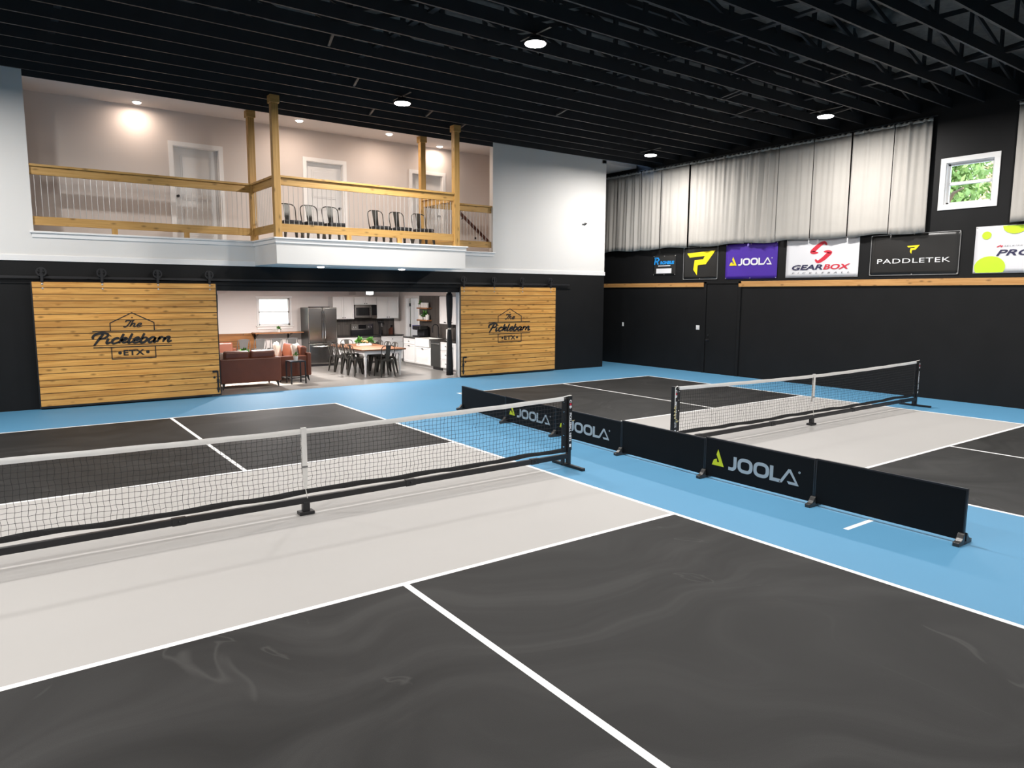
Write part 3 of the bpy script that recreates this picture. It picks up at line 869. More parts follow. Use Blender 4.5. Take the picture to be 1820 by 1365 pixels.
# ================================================================== NETS
def make_net(cx, cy, hw, sx, label, rope, seed):
    rnd = random.Random(seed)
    t = thing('pickleball_net', label, 'net', (cx, cy, 0), 0, 'portable court nets')
    top = lambda x: 0.855+0.050*(abs(x)/hw)**1.6
    bot = lambda x: 0.208+0.006*math.sin(x*2.1+seed)+0.004*math.sin(x*5.3)+0.018*max(0, -x/hw)
    for s in (-1, 1):
        p = MB().use('black_metal')
        p.box(s*hw-0.026, s*hw+0.026, -0.026, 0.026, 0.03, 0.905)
        p.use('net_hem').box(s*hw-0.032, s*hw+0.032, -0.032, 0.032, 0.215, 0.915)
        po = p.build('post', None, t, 0.006, world=False)
        f = MB().use('black_metal')
        f.box(s*hw-0.025, s*hw+0.025, -0.30, 0.30, 0.0, 0.035)
        f.box(s*hw-s*0.09-0.02, s*hw-s*0.09+0.02, -0.02, 0.02, 0.03, 0.13)
        f.box(min(s*hw, s*hw-s*0.11), max(s*hw, s*hw-s*0.11), -0.022, 0.022, 0.03, 0.05)
        f.build('base_foot', None, t, 0.004, world=False)
        # vertical writing down the sleeve
        tx = MB()
        F = frame((s*hw, -0.0335, 0), (0, 0, -1), (1, 0, 0))
        tx.use('print_white'); put_text(tx, 'PICKLEBALL NETS', F, -0.70, -0.335, -0.018, 0.018, 0.0, bold=0.03)
        put_text(tx, 'C', F, -0.865, -0.828, -0.018, 0.018, 0.0, bold=0.04)
        put_text(tx, 'B', F, -0.790, -0.755, -0.018, 0.018, 0.0, bold=0.04)
        tx.poly([(-0.30, -0.015), (-0.26, -0.015), (-0.26, 0.015), (-0.30, 0.015)], F, 0.0008)
        tx.use('print_red').poly([(-0.826, 0), (-0.809, 0.019), (-0.792, 0), (-0.809, -0.019)], F, 0.0008)
        o = tx.build('lettering', None, po, world=False)
        o['label'] = 'white vertical lettering on the black sleeve'
        # eyelet sleeve between post and netting
        e = MB().use('net_hem')
        e.box(min(s*hw-s*0.03, s*hw-s*0.115), max(s*hw-s*0.03, s*hw-s*0.115), -0.006, 0.006, bot(s*hw)-0.02, top(hw)-0.03)
        e.use('chrome')
        for z in (0.27, 0.42, 0.57, 0.72, 0.84):
            e.lathe([(0.012, 0), (0.012, -0.003), (0.006, -0.004)], (s*hw-s*0.085, -0.006, z), 10, 'Y')
        e.build('side_sleeve', None, t, world=False)
    c = MB().use('black_metal')
    c.box(-hw+0.02, hw-0.02, -0.022, 0.022, 0.112, 0.172)
    for x in (-hw+0.55, hw*0.34, -hw*0.34, hw-0.55):
        c.box(x-0.06, x+0.06, -0.027, 0.027, 0.108, 0.178)
        c.lathe([(0.012, 0), (0.012, -0.010), (0.0, -0.012)], (x, -0.027, 0.145), 8, 'Y')
    c.build('crossbar', None, t, 0.004, world=False)
    c = MB().use('black_metal')
    c.box(sx-0.035, sx+0.035, -0.03, 0.03, 0.0, 0.13); c.box(sx-0.075, sx+0.075, -0.05, 0.05, 0.0, 0.035)
    c.build('centre_foot', None, t, 0.006, world=False)
    # the netting itself: every cord is real
    n = MB().use('net')
    x0, x1 = -hw+0.11, hw-0.11
    nx = int(round((x1-x0)/0.0475)); ny = 13
    P = {}
    for i in range(nx+1):
        x = x0+(x1-x0)*i/nx
        for j in range(ny+1):
            z = bot(x)+0.03+(top(x)-0.03-bot(x)-0.03)*j/ny
            P[i, j] = Vector((x+rnd.uniform(-0.004, 0.004)+0.004*math.sin(j*1.7+i*0.3), rnd.uniform(-0.004, 0.004), z+rnd.uniform(-0.0035, 0.0035)))
    r = 0.0019
    for i in range(nx+1): n.tube([P[i, j] for j in range(ny+1)], r, 3, cap=False)
    for j in range(ny+1): n.tube([P[i, j] for i in range(nx+1)], r, 3, cap=False)
    for i in range(nx+1):
        for j in range(1, ny):
            k = len(n.v); p = P[i, j]; q = 0.0036
            for dx, dy, dz in ((q, 0, 0), (-q, 0, 0), (0, q, 0), (0, -q, 0), (0, 0, q), (0, 0, -q)): n.v.append(p+Vector((dx, dy, dz)))
            for f in ((0, 2, 4), (2, 1, 4), (1, 3, 4), (3, 0, 4), (2, 0, 5), (1, 2, 5), (3, 1, 5), (0, 3, 5)): n.face([k+a for a in f])
    n.build('netting', None, t, world=False)
    def band(name, m, z0f, z1f, th, wob):
        b = MB().use(m); b.smooth = True
        N = 120
        for side in (-1, 1):
            k = len(b.v)
            for i in range(N+1):
                x = x0-0.02+(x1-x0+0.04)*i/N
                for q in range(4):
                    z = z0f(x)+(z1f(x)-z0f(x))*q/3
                    y = side*th*(1.0 if q < 3 else 0.15)+wob*math.sin(x*23+q*1.3+seed)*math.sin(x*3.1+q)
                    b.v.append(Vector((x, y, z+wob*0.8*math.sin(x*9+seed+q*0.5))))
            for i in range(N):
                for q in range(3):
                    a = k+i*4+q
                    f = [a, a+4, a+5, a+1]
                    b.face(f if side < 0 else f[::-1])
        b.build(name, None, t, world=False, auto=60)
    band('top_tape', 'tape', lambda x: top(x)-0.045, lambda x: top(x)+0.006, 0.009, 0.0022)
    band('bottom_hem', 'net_hem', lambda x: bot(x)-0.012, lambda x: bot(x)+0.038, 0.008, 0.005)
    s_ = MB().use('tape')
    for y in (-0.0125, 0.0125): s_.box(sx-0.026, sx+0.026, y-0.0015, y+0.0015, 0.40, 0.868)
    s_.box(sx-0.026, sx+0.026, -0.014, 0.014, 0.866, 0.871)
    s_.taper((sx, -0.0125, 0.265), 0.016, 0.0015, (sx, -0.0125, 0.40), 0.026, 0.0015)
    s_.use('grey_metal').box(sx-0.028, sx+0.028, -0.018, -0.012, 0.475, 0.49)
    s_.use('rope').tube([(sx-0.004, -0.014, 0.275), (sx+0.004, -0.026, 0.21), (sx+0.012, -0.026, 0.165)], 0.004, 6)
    s_.build('centre_strap', None, t, world=False)
    def cord(m, pts, r, n=6):
        c_ = MB().use(m); c_.smooth = True
        c_.tube(pts, r, n)
        c_.build('tension_cord', None, t, world=False)
    cord('rope', [(-hw+0.10, -0.004, 0.893), (-hw+0.02, -0.03, 0.917), (-hw-0.02, -0.034, 0.900), (-hw-0.022, -0.036, 0.60)], 0.006)
    cord('rope', [(hw-0.10, -0.004, 0.905), (hw-0.01, -0.02, 0.919), (hw+0.03, -0.01, 0.915)], 0.006)
    if rope:
        cord('rope_tan', [(-hw-0.022+0.012*math.sin(q*2.2), -0.042, 0.64-0.016*q) for q in range(11)]+[(-hw-0.03, -0.045, 0.47), (-hw+0.01, -0.047, 0.44), (-hw+0.035, -0.047, 0.42), (-hw-0.01, -0.047, 0.415)], 0.010)
    else:
        cord('rope_tan', [(hw+0.034, -0.01, 0.60), (hw+0.06, -0.012, 0.585), (hw+0.085, -0.01, 0.592)], 0.006)
    return t
make_net(0, 0, 3.42, 0.0, 'wide portable net with white tape crossing the nearer court, left of the divider panels', False, 1)
make_net(8.82, BY, 3.58, -0.10, 'portable net on the farther court before the black right wall, knotted rope on its post', True, 2)

# ================================================================== DIVIDER PANELS BETWEEN THE COURTS
J = [(4.70, 4.59), (4.565, 2.965), (4.53, 1.59), (4.475, 0.10), (4.435, -1.35), (4.435, -2.77), (4.44, -4.20)]
PH = [0.45, 0.455, 0.455, 0.475, 0.495, 0.50]
PL = ['plain black divider panel at the far end of the row, nearest the lounge doorway',
      'black divider panel with lime peak logo, seen through the netting of the near net',
      'black divider panel with pale logo, partly hidden by the near net post',
      'plain black divider panel between the two panels with pale lettering beside the near court',
      'black divider panel with lime peak and pale capitals, nearest of the printed ones',
      'plain black divider panel at the near end of the row, beside a white floor tick']
for i in range(6):
    a, b = Vector((*J[i], 0)), Vector((*J[i+1], 0))
    d = (b-a); L = d.length; d.normalize()
    ang = math.atan2(d.y, d.x)
    t = thing('divider_panel', PL[i], 'court divider', (a+b)/2, ang, 'black divider panels between the courts')
    p = MB().use('panel_black')
    p.box(-L/2+0.006, L/2-0.006, -0.012, 0.012, 0.032, PH[i])
    po = p.build('panel', None, t, 0.006, world=False)
    e = MB().use('black_gloss')
    e.box(-L/2+0.006, L/2-0.006, -0.013, 0.013, PH[i]-0.010, PH[i]+0.004)
    e.box(-L/2+0.004, -L/2+0.016, -0.014, 0.014, 0.03, PH[i]); e.box(L/2-0.016, L/2-0.004, -0.014, 0.014, 0.03, PH[i])
    e.build('edge_binding', None, t, world=False)
    if i in (1, 2, 4):
        F = Matrix.Translation((-L/2, -0.0122, 0)) @ frame((0, 0, 0), (1, 0, 0), (0, 0, 1))
        ic = MB().use('print_lime')
        k = PH[i]/0.495
        peak_icon(ic, F, 0.105, 0.275, 0.180*k, 0.375*k, 0.001)
        o = ic.build('emblem', None, po, world=False); o['label'] = 'lime green peak emblem'
        tx = MB().use('print_grey')
        wide_word(tx, F, 0.335, 1.25, 0.165*k, 0.328*k, 0.001)
        o = tx.build('lettering', None, po, world=False); o['label'] = 'pale grey capitals'
FL = ['black plastic panel foot under the far end of the divider row',
      'black panel foot seen through the net, second joint from the far end',
      'black panel foot beside the near net post, third joint from the far end',
      'black panel foot in the middle of the divider row, right of the net post',
      'black panel foot at the left edge of the nearest printed panel',
      'black panel foot at the right edge of the nearest printed panel',
      'black panel foot standing free at the near end of the divider row']
for i in range(7):
    a = Vector((*J[i], 0))
    d = Vector((*(J[min(i+1, 6)]), 0))-Vector((*(J[max(i-1, 0)]), 0))
    ang = math.atan2(d.y, d.x)
    sh = 0.02 if i == 0 else (-0.02 if i == 6 else 0)
    t = thing('panel_foot', FL[i], 'panel foot', a+d.normalized()*sh, ang, 'feet of the divider panels')
    m_ = MB().use('foot_plastic')
    F = frame((-0.028, 0, 0), (0, 1, 0), (0, 0, 1))
    prof = [(-0.13, 0.0), (-0.016, 0.0), (-0.016, 0.105), (-0.035, 0.10), (-0.06, 0.065), (-0.085, 0.045), (-0.13, 0.035)]
    m_.poly(prof, F, 0.056); m_.poly([(-x, y) for x, y in prof], F, 0.056)
    m_.box(-0.028, 0.028, -0.016, 0.016, 0.0, 0.028)
    m_.build('wedge', None, t, 0.004, world=False)
    k = MB().use('grey_metal')
    k.lathe([(0.009, -0.03), (0.009, 0.03)], (0, 0.105, 0.03), 10, 'X')
    k.build('pin', None, t, world=False)

# ================================================================== BARN DOORS
def barn_door(x0, x1, cx, hang, latch_x, latch_dir, label):
    y0, y1, z0, z1 = 8.925, 8.975, 0.055, 2.362
    t = thing('sliding_barn_door', label, 'barn door', ((x0+x1)/2, 8.95, z0), 0, 'sliding barn doors')
    p = MB().use('barn').box(x0, x1, y0, y1, z0, z1).build('board_panel', None, t, 0.004)
    b = MB().use('black_metal')
    b.box(x0-0.02, x0, y0+0.004, y1+0.004, z0, z1); b.box(x1, x1+0.02, y0+0.004, y1+0.004, z0, z1); b.box(x0-0.02, x1+0.02, y0+0.004, y1+0.004, z0-0.03, z0)
    b.build('edge_frame', None, t)
    s_ = MB().use('print_black')
    barn_sign(s_, cx, frame((0, y0, 0), (1, 0, 0), (0, 0, 1)))
    o = s_.build('sign_lettering', None, t); o['label'] = 'black raised sign lettering inside a barn outline'
    for hx in hang:
        h = MB().use('black_metal')
        h.box(hx-0.022, hx+0.022, y0-0.008, y0, 2.352, 2.60); h.box(hx-0.022, hx+0.022, y0, y0+0.02, 2.362, 2.39)
        h.poly(arc2(hx, 2.60, 0.022, 0.03, 0, 180, 8), frame((0, y0, 0), (1, 0, 0), (0, 0, 1)), 0.008)
        ho = h.build('hanger', None, t)
        w_ = MB().use('black_metal'); w_.smooth = True
        F = frame((hx, y0+0.004, 2.545), (1, 0, 0), (0, 0, 1))
        w_.stroke(arc2(0, 0, 0.074, 0.074, 0, 345, 23), 0.024, F @ Matrix.Translation((0, 0, -0.028)), 0.028, closed=True)
        for q in range(5):
            a = 2*PI*q/5+0.3
            w_.stroke([(0, 0), (0.06*math.cos(a), 0.06*math.sin(a))], 0.014, F @ Matrix.Translation((0, 0, -0.024)), 0.018)
        w_.lathe([(0.018, -0.016), (0.018, 0.03)], (hx, y0-0.0, 2.545), 12, 'Y')
        w_.build('wheel', None, ho)
        for z in (2.325, 2.245):
            c = MB().use('rod'); c.smooth = True
            c.lathe([(0.018, 0), (0.016, -0.007), (0.006, -0.011)], (hx, y0, z), 10, 'Y')
            o = c.build('bolt', None, ho); o['label'] = 'bright bolt head'
    l = MB().use('black_metal')
    l.box(latch_x-0.015, latch_x+0.015, y0-0.014, y0, 0.09, 0.54)
    e = latch_x-latch_dir*0.105
    l.box(min(e, latch_x), max(e, latch_x), y0-0.014, y0, 0.515, 0.56)
    l.box(latch_x-0.026, latch_x+0.026, y0-0.022, y0, 0.30, 0.38); l.box(latch_x-0.026, latch_x+0.026, y0-0.022, y0, 0.14, 0.20)
    l.build('latch_bar', None, t, 0.003)
    k = MB().use('black_metal'); k.smooth = True
    k.lathe([(0.024, 0), (0.024, -0.012), (0.0, -0.016)], (latch_x-latch_dir*0.07, y0, 0.415), 12, 'Y')
    k.build('latch_knob', None, t)
barn_door(-1.79, 1.385, -0.20, (-1.63, -0.67, 0.30, 1.27), 1.345, 1, 'stained pine sliding door left of the lounge doorway, the wider of the two')
barn_door(7.375, 10.53, 8.93, (7.47, 8.42, 9.36, 10.35), 7.435, -1, 'stained pine sliding door right of the lounge doorway, beside the black corner')
tr = MB().use('black_metal')
tr.box(-2.6, 11.1, 8.985, 8.997, 2.425, 2.470)
for i in range(18):
    x = -2.45+i*0.78
    tr.lathe([(0.016, 0.0), (0.016, YW-8.985+0.004)], (x, 8.977, 2.447), 8, 'Y')
tag(tr.build('barn_door_track', bevel=0.002), 'long black steel track above the doorway carrying both sliding doors', 'door track')
hb = MB().use('wall_black').box(-7.4, 11.2, YW-0.022, YW, 2.335, 2.41)
struct(hb.build('trim_9', bevel=0.002))

# ================================================================== BANNERS ON THE RIGHT WALL
XB = XW-0.012
def banner(name, label, ya, yb, z0, z1, m, hem=None, amp=0.006, seed=1):
    """vinyl sheet hung between ya (left) and yb (right)"""
    t = thing(name, label, 'banner', (XW-0.01, (ya+yb)/2, z0), 0, 'vinyl banners along the right wall')
    F = frame((XB, ya, z0), (0, -1, 0), (0, 0, 1))
    W, H = ya-yb, z1-z0
    s_ = MB().use(m); s_.smooth = True
    fn = lambda u, v: amp*math.sin(u*5.2+v*2.3+seed)*math.sin(v*PI)*math.sin(u*PI)
    vs, fs = wavy_sheet(F, W, H, 16, 10, fn)
    s_.mesh(vs, fs, Matrix())
    if hem:
        s_.use(hem)
        for a, b, c, d_ in ((0, W, 0, 0.014), (0, W, H-0.014, H), (0, 0.014, 0, H), (W-0.014, W, 0, H)):
            s_.poly([(a, c), (b, c), (b, d_), (a, d_)], F, 0.004)
    o = s_.build('sheet', None, t, solid=0.002)
    for u in (0.02, W/2, W-0.02):
        for v in (0.02, H-0.02):
            g = MB().use('rod'); g.smooth = True
            g.lathe([(0.013, 0), (0.012, -0.004), (0.005, -0.005)], F @ Vector((u, v, 0.004)), 10, 'X')
            g.build('grommet', None, t)
    return t
FW = frame((XB-0.0085, 0, 0), (0, -1, 0), (0, 0, 1))     # world frame of printed marks: x = -Y, y = Z
def mark(t, name, m, fn, label=None):
    b = MB().use(m); fn(b)
    o = b.build(name, None, t)
    if label: o['label'] = label
t = banner('banner', 'small dark banner with blue lettering and a white bar, leftmost on the right wall', 8.25, 7.38, 2.755, 3.335, 'ban_black', None, 0.002)
def ron(b):
    S = FW @ Matrix.Translation((-8.222, 3.072, 0)) @ Matrix.Diagonal((0.235, 0.21, 1, 1))
    b.stroke([(0.10, 0), (0.32, 0.95)], 0.2, S, 0.001)
    b.stroke([(0.10, 0.9), (0.70, 0.9), (0.86, 0.68), (0.62, 0.45), (0.3, 0.45)], 0.2, S, 0.001)
    b.stroke([(0.52, 0.45), (0.72, 0.0)], 0.22, S, 0.001)
    put_text(b, 'RONBUS', FW, -7.975, -7.43, 3.072, 3.172, 0.0012, bold=0.06, shear=0.15)
mark(t, 'lettering', 'print_blue', ron, 'bright blue capitals')
mark(t, 'white_bars', 'print_white', lambda b: (b.poly([(-8.06, 3.020), (-7.59, 3.020), (-7.57, 3.042), (-8.04, 3.042)], FW, 0.001), b.poly([(-8.12, 2.812), (-7.53, 2.812), (-7.53, 2.953), (-8.12, 2.953)], FW, 0.001)))
t = banner('banner', 'square black banner with one large yellow flag-shaped letter', 7.095, 5.885, 2.615, 3.53, 'ban_black', 'seam_grey', 0.008, 2)
mark(t, 'emblem', 'print_yellow', lambda b: flag_p(b, FW, -6.96, -5.975, 2.73, 3.40, 0.001), 'large yellow emblem')
t = banner('banner', 'purple banner with yellow peak emblem and white wide capitals', 5.625, 4.05, 2.612, 3.53, 'ban_purple', None, 0.005, 3)
mark(t, 'emblem', 'print_yellow', lambda b: peak_icon(b, FW, -5.50, -5.265, 2.965, 3.195, 0.001), 'yellow peak emblem')
mark(t, 'lettering', 'print_white', lambda b: wide_word(b, FW, -5.22, -4.19, 2.965, 3.145, 0.001), 'white wide capitals')
t = banner('banner', 'white banner with red hooked emblem above navy and red lettering', 3.80, 1.945, 2.617, 3.55, 'ban_white', None, 0.006, 4)
def gear(b):
    S = FW @ Matrix.Translation((-3.16, 2.98, 0)) @ Matrix.Diagonal((0.57, 0.475, 1, 1))
    top_ = catmull([(0.74, 0.84), (0.62, 0.965), (0.40, 0.84), (0.20, 0.64), (0.10, 0.52), (0.24, 0.47), (0.38, 0.47)], 5)
    n = len(top_)
    ww = [0.03+0.17*math.sin(PI*min(1, (i+1)/n))**0.8 for i in range(n)]
    b.stroke(top_, ww, S, 0.001)
    b.stroke([(1-x, 1-y-0.02) for x, y in top_], ww, S, 0.001)
mark(t, 'emblem', 'print_red', gear, 'red emblem of two facing hooks')
mark(t, 'lettering', 'print_navy', lambda b: put_text(b, 'GEAR', FW, -3.625, -2.815, 2.80, 2.925, 0.001, bold=0.03, shear=0.25), 'navy italic capitals')
mark(t, 'red_lettering', 'print_red', lambda b: put_text(b, 'BOX', FW, -2.80, -2.13, 2.80, 2.925, 0.001, bold=0.03, shear=0.25), 'red italic capitals')
mark(t, 'small_lettering', 'print_grey_dk', lambda b: put_text(b, 'PICKLEBALL', FW, -3.62, -2.14, 2.705, 2.745, 0.001, bold=0.01, shear=0.25, space=2.6), 'small grey spaced capitals')
t = banner('banner', 'wide black banner with grey hem, small yellow emblem above white lettering', 1.68, -0.172, 2.63, 3.525, 'ban_black', 'seam_grey', 0.009, 5)
mark(t, 'emblem', 'print_yellow', lambda b: flag_p(b, FW, -0.882, -0.622, 3.085, 3.27, 0.001), 'small yellow emblem')
mark(t, 'lettering', 'print_white', lambda b: put_text(b, 'PADDLETEK', FW, -1.512, 0.005, 2.893, 2.993, 0.001, bold=0.0, space=1.05), 'white wide capitals')
t = banner('banner', 'white banner with lime green balls at the right edge of the picture', -0.44, -2.30, 2.64, 3.565, 'ban_white', None, 0.005, 6)
for P in (arc2(0.642, 3.386, 0.082, 0.078, 0, 345, 23), [(max(0.452, x), max(2.652, y)) for x, y in arc2(0.735, 2.76, 0.275, 0.215, 0, 355, 44)],
          [(x, min(3.556, y)) for x, y in arc2(1.13, 3.56, 0.215, 0.165, 180, 360, 24)]):
    mark(t, 'ball_print', 'ban_green', lambda b: b.poly(P, FW, 0.0008), 'lime green ball')
mark(t, 'lettering', 'print_navy', lambda b: put_text(b, 'PRO', FW, 0.835, 1.47, 2.975, 3.095, 0.0016, bold=0.02, shear=0.3), 'navy wide italic capitals')
mark(t, 'small_lettering', 'print_grey_dk', lambda b: put_text(b, 'SELKIRK', FW, 0.965, 1.285, 3.152, 3.178, 0.001, bold=0.0, shear=0.2, space=1.2))
mark(t, 'red_mark', 'print_red', lambda b: b.stroke([(0.84, 3.148), (0.90, 3.178), (0.915, 3.15), (0.94, 3.176)], 0.018, FW, 0.001), 'small red mark')

# ================================================================== CURTAINS ALONG THE RIGHT WALL
XC = XW-0.10
CB = [10.45, 8.75, 7.96, 6.91, 5.02, 4.09, 3.16, 2.22, 1.28, 0.50]
CLAB = ['greige curtain at the far left, half behind the white wall corner',
        'narrow pale curtain second from the white wall corner',
        'bright curtain above the small dark banner and the yellow emblem',
        'pleated curtain above the yellow emblem and the purple banner',
        'shadowed curtain above the right part of the purple banner',
        'flat curtain above the left part of the white banner with red emblem',
        'flat curtain above the right part of the white banner with red emblem',
        'pale curtain above the left end of the wide black banner',
        'deeply pleated end curtain nearest the high window']
def curtain(ya, yb, z0, z1, label, seed, fold):
    rnd = random.Random(seed)
    t = thing('curtain', label, 'curtain', (XC, (ya+yb)/2, z0), 0, 'pale curtains hung along the right wall')
    ph = [rnd.uniform(0, 6.28) for _ in range(6)]
    W = ya-yb
    n = max(24, int(W*52))
    def fn(u, v):
        x = u*W
        a = fold*(0.55+0.45*v)
        pl = lambda q: 1-2*abs(math.sin(q))**0.7
        f = 0.75*pl(x*8.5+ph[0]+0.9*math.sin(x*2.3+ph[1])+0.25*v)+0.30*math.sin(x*41+ph[2]+(1-v)*0.8)+0.55*math.sin(x*6.3+ph[3]+0.5*v)*(1-v)
        sag = 0.035*math.sin(u*PI)*(1-v)
        return a*f*(1-0.0*v)+sag
    F = frame((XC, ya, z0), (0, -1, 0), (0, 0, 1))
    vs, fs = wavy_sheet(F, W, z1-z0, n, 14, fn)
    # the hem hangs unevenly
    for k in range(n+1):
        vs[k] = vs[k]+Vector((0, 0, 0.022*math.sin(k/n*W*4.3+ph[4])))
    b = MB().use('curtain'); b.smooth = True
    b.mesh(vs, fs, Matrix())
    b.build('cloth', None, t, solid=0.003, auto=None)
    h = MB().use('curtain'); h.smooth = True
    vs, fs = wavy_sheet(F @ Matrix.Translation((0, z1-z0-0.005, 0)), W, 0.06, n, 3, lambda u, v: 0.016*math.sin(u*W*60+ph[5])+0.014*math.sin(u*W*31)+0.012*math.sin(v*PI))
    h.mesh([p+Vector((0, 0, 0.012*math.sin(i*0.9+ph[1]))) if i > 2*(n+1) else p for i, p in enumerate(vs)], fs, Matrix())
    h.build('gathered_heading', None, t, solid=0.003, auto=None)
    return t
for i in range(9):
    fold = [0.042, 0.034, 0.026, 0.05, 0.055, 0.024, 0.022, 0.026, 0.055][i]
    curtain(CB[i]-0.012, CB[i+1]+0.012, 3.525, 5.80, CLAB[i], 10+i, fold)
curtain(-1.04, -2.6, 3.59, 5.80, 'pale curtain cut by the right edge of the picture, beyond the high window', 31, 0.035)
rod = MB().use('black_metal'); rod.smooth = True
rod.tube([(XC, 10.6, 5.882), (XC, 0.42, 5.882)], 0.010, 8)
for y in (10.4, 8.3, 6.2, 4.1, 2.0, 0.55): rod.tube([(XC, y, 5.882), (XW-0.001, y, 5.882)], 0.009, 6)
tag(rod.build('curtain_rod'), 'long black curtain rod high on the right wall behind the gathered headings', 'curtain rod')
rod = MB().use('black_metal'); rod.smooth = True
rod.tube([(XC, -0.98, 5.882), (XC, -2.7, 5.882)], 0.010, 8)
for y in (-1.1, -2.5): rod.tube([(XC, y, 5.882), (XW-0.001, y, 5.882)], 0.009, 6)
tag(rod.build('curtain_rod'), 'short black curtain rod right of the high window at the picture edge', 'curtain rod')

# light switches on the black wall
for y, z, wd, lab in ((9.48, 1.25, 0.075, 'narrow white switch plate on the black wall near the corner'), (6.50, 1.265, 0.12, 'double white switch plate on the black wall beside the black door')):
    t = thing('light_switch', lab, 'light switch', (XW, y, z))
    MB().use('white_plastic').box(XW-0.008, XW, y-wd/2, y+wd/2, z-0.06, z+0.06).build('plate', None, t, 0.002)
    for k in ((0,) if wd < 0.1 else (-0.028, 0.028)):
        MB().use('white_plastic').box(XW-0.014, XW-0.008, y+k-0.015, y+k+0.015, z-0.032, z+0.032).build('rocker', None, t, 0.002)
t = MB().use('black_metal'); t.smooth = True
t.lathe([(0.035, 0), (0.033, -0.02), (0.018, -0.03), (0.018, -0.07), (0.0, -0.08)], (11.72, YW, 4.22), 12, 'Y')
t.tube([(11.60, YW-0.03, 4.20), (11.66, YW-0.03, 4.21), (11.70, YW-0.05, 4.22)], 0.012, 8)
tag(t.build('wall_sensor'), 'tiny dark sensor high on the white wall right of the loft', 'sensor')

# ================================================================== LOFT TIMBER AND RAILINGS
def timber_post(x, y, z0, label):
    t = thing('timber_post', label, 'post', (x, y, z0), 0, 'timber posts of the loft balcony')
    MB().use('timber_z').box(x-0.068, x+0.068, y-0.068, y+0.068, z0, ZC-0.002).build('shaft', None, t, 0.005)
    c = MB().use('timber_x')
    for a, b, c_, d_ in ((-0.092, 0.092, -0.092, -0.068), (-0.092, 0.092, 0.068, 0.092)): c.box(x+a, x+b, y+c_, y+d_, ZC-0.145, ZC-0.003)
    for a, b in ((-0.092, -0.068), (0.068, 0.092)): c.box(x+a, x+b, y-0.068, y+0.068, ZC-0.145, ZC-0.003)
    c.build('collar', None, t, 0.003)
PFX0, PFX1, PFY = 2.315, 6.465, 7.672
PBX0, PBX1, PBY = 2.29, 6.415, 9.165
timber_post(PFX0, PFY, 3.285, 'timber post at the front left corner of the balcony')
timber_post(PFX1, PFY, 3.285, 'timber post at the front right corner of the balcony')
timber_post(PBX0, PBY, 3.285, 'timber post at the back left of the balcony, end of the long left railing')
timber_post(PBX1, PBY, 3.285, 'timber post at the back right of the balcony, behind the row of chairs')
ROD = None
def railing(a, b, blocks, label):
    """timber rails with thin steel rods between the points a and b"""
    global ROD
    a, b = Vector(a), Vector(b)
    d = b-a; L = d.length; ang = math.atan2(d.y, d.x)
    t = thing('balcony_railing', label, 'railing', (a.x, a.y, 3.285), ang, 'railings of the loft balcony')
    ox = 'timber_x'
    r = MB().use(ox)
    r.box(0, L, -0.022, 0.022, 1.02, 1.165)
    r.box(0, L, -0.065, 0.065, 1.165, 1.205)
    r.build('top_rail', None, t, 0.004, world=False)
    MB().use(ox).box(0, L, -0.022, 0.022, 0.115, 0.272).build('bottom_rail', None, t, 0.004, world=False)
    for x in blocks: MB().use('timber_z').box(x-0.05, x+0.05, -0.03, 0.02, 0.0, 0.115).build('support_block', None, t, 0.003, world=False)
    n = int(L/0.098)
    for i in range(n):
        x = L*(i+0.7)/(n+0.4)
        if ROD is None:
            m_ = MB().use('rod'); m_.smooth = True
            m_.cyl((0, 0, 0.27), (0, 0, 1.022), 0.0055, 8)
            o = ROD = m_.build('baluster', None, t, world=False)
        else:
            o = ROD.copy(); COL.objects.link(o); o.parent = t
        o.location = (x, 0, 0)
railing((LX0, PBY, 0), (PBX0-0.068, PBY, 0), (1.32, 2.62), 'long railing along the left part of the loft, up to the balcony')
railing((PBX0+0.0, PBY-0.068, 0), (PFX0, PFY+0.068, 0), (), 'short railing on the left side of the balcony, running back from the front corner')
railing((PFX0+0.068, PFY, 0), (PFX1-0.068, PFY, 0), (1.43, 2.62), 'bright railing across the balcony front, before the row of chairs')
railing((PFX1, PFY+0.068, 0), (PBX1, PBY-0.068, 0), (), 'short railing on the right side of the balcony, seen through the front rods')
railing((PBX1+0.068, PBY, 0), (LX1, PBY, 0), (), 'railing along the right part of the loft, before the stair handrail')
h = MB().use('handrail')
h.bar((7.95, LB-0.07, 4.46), (9.06, LB-0.07, 3.60), 0.04, 0.075)
for k in (0.2, 0.8):
    p = Vector((7.95, 0, 4.46)).lerp(Vector((9.06, 0, 3.60)), k)
    h.use('black_metal').bar((p.x, LB-0.07, p.z-0.03), (p.x, LB, p.z-0.08), 0.02, 0.02)
tag(h.build('stair_handrail'), 'dark sloping wooden handrail on the loft wall behind the right railing', 'handrail')
t = thing('wall_switch', 'small dark switch on the loft wall below the sloping handrail', 'switch', (8.62, LB, 3.72))
MB().use('black_metal').box(8.59, 8.65, LB-0.025, LB, 3.69, 3.75).build('plate', None, t, 0.004)

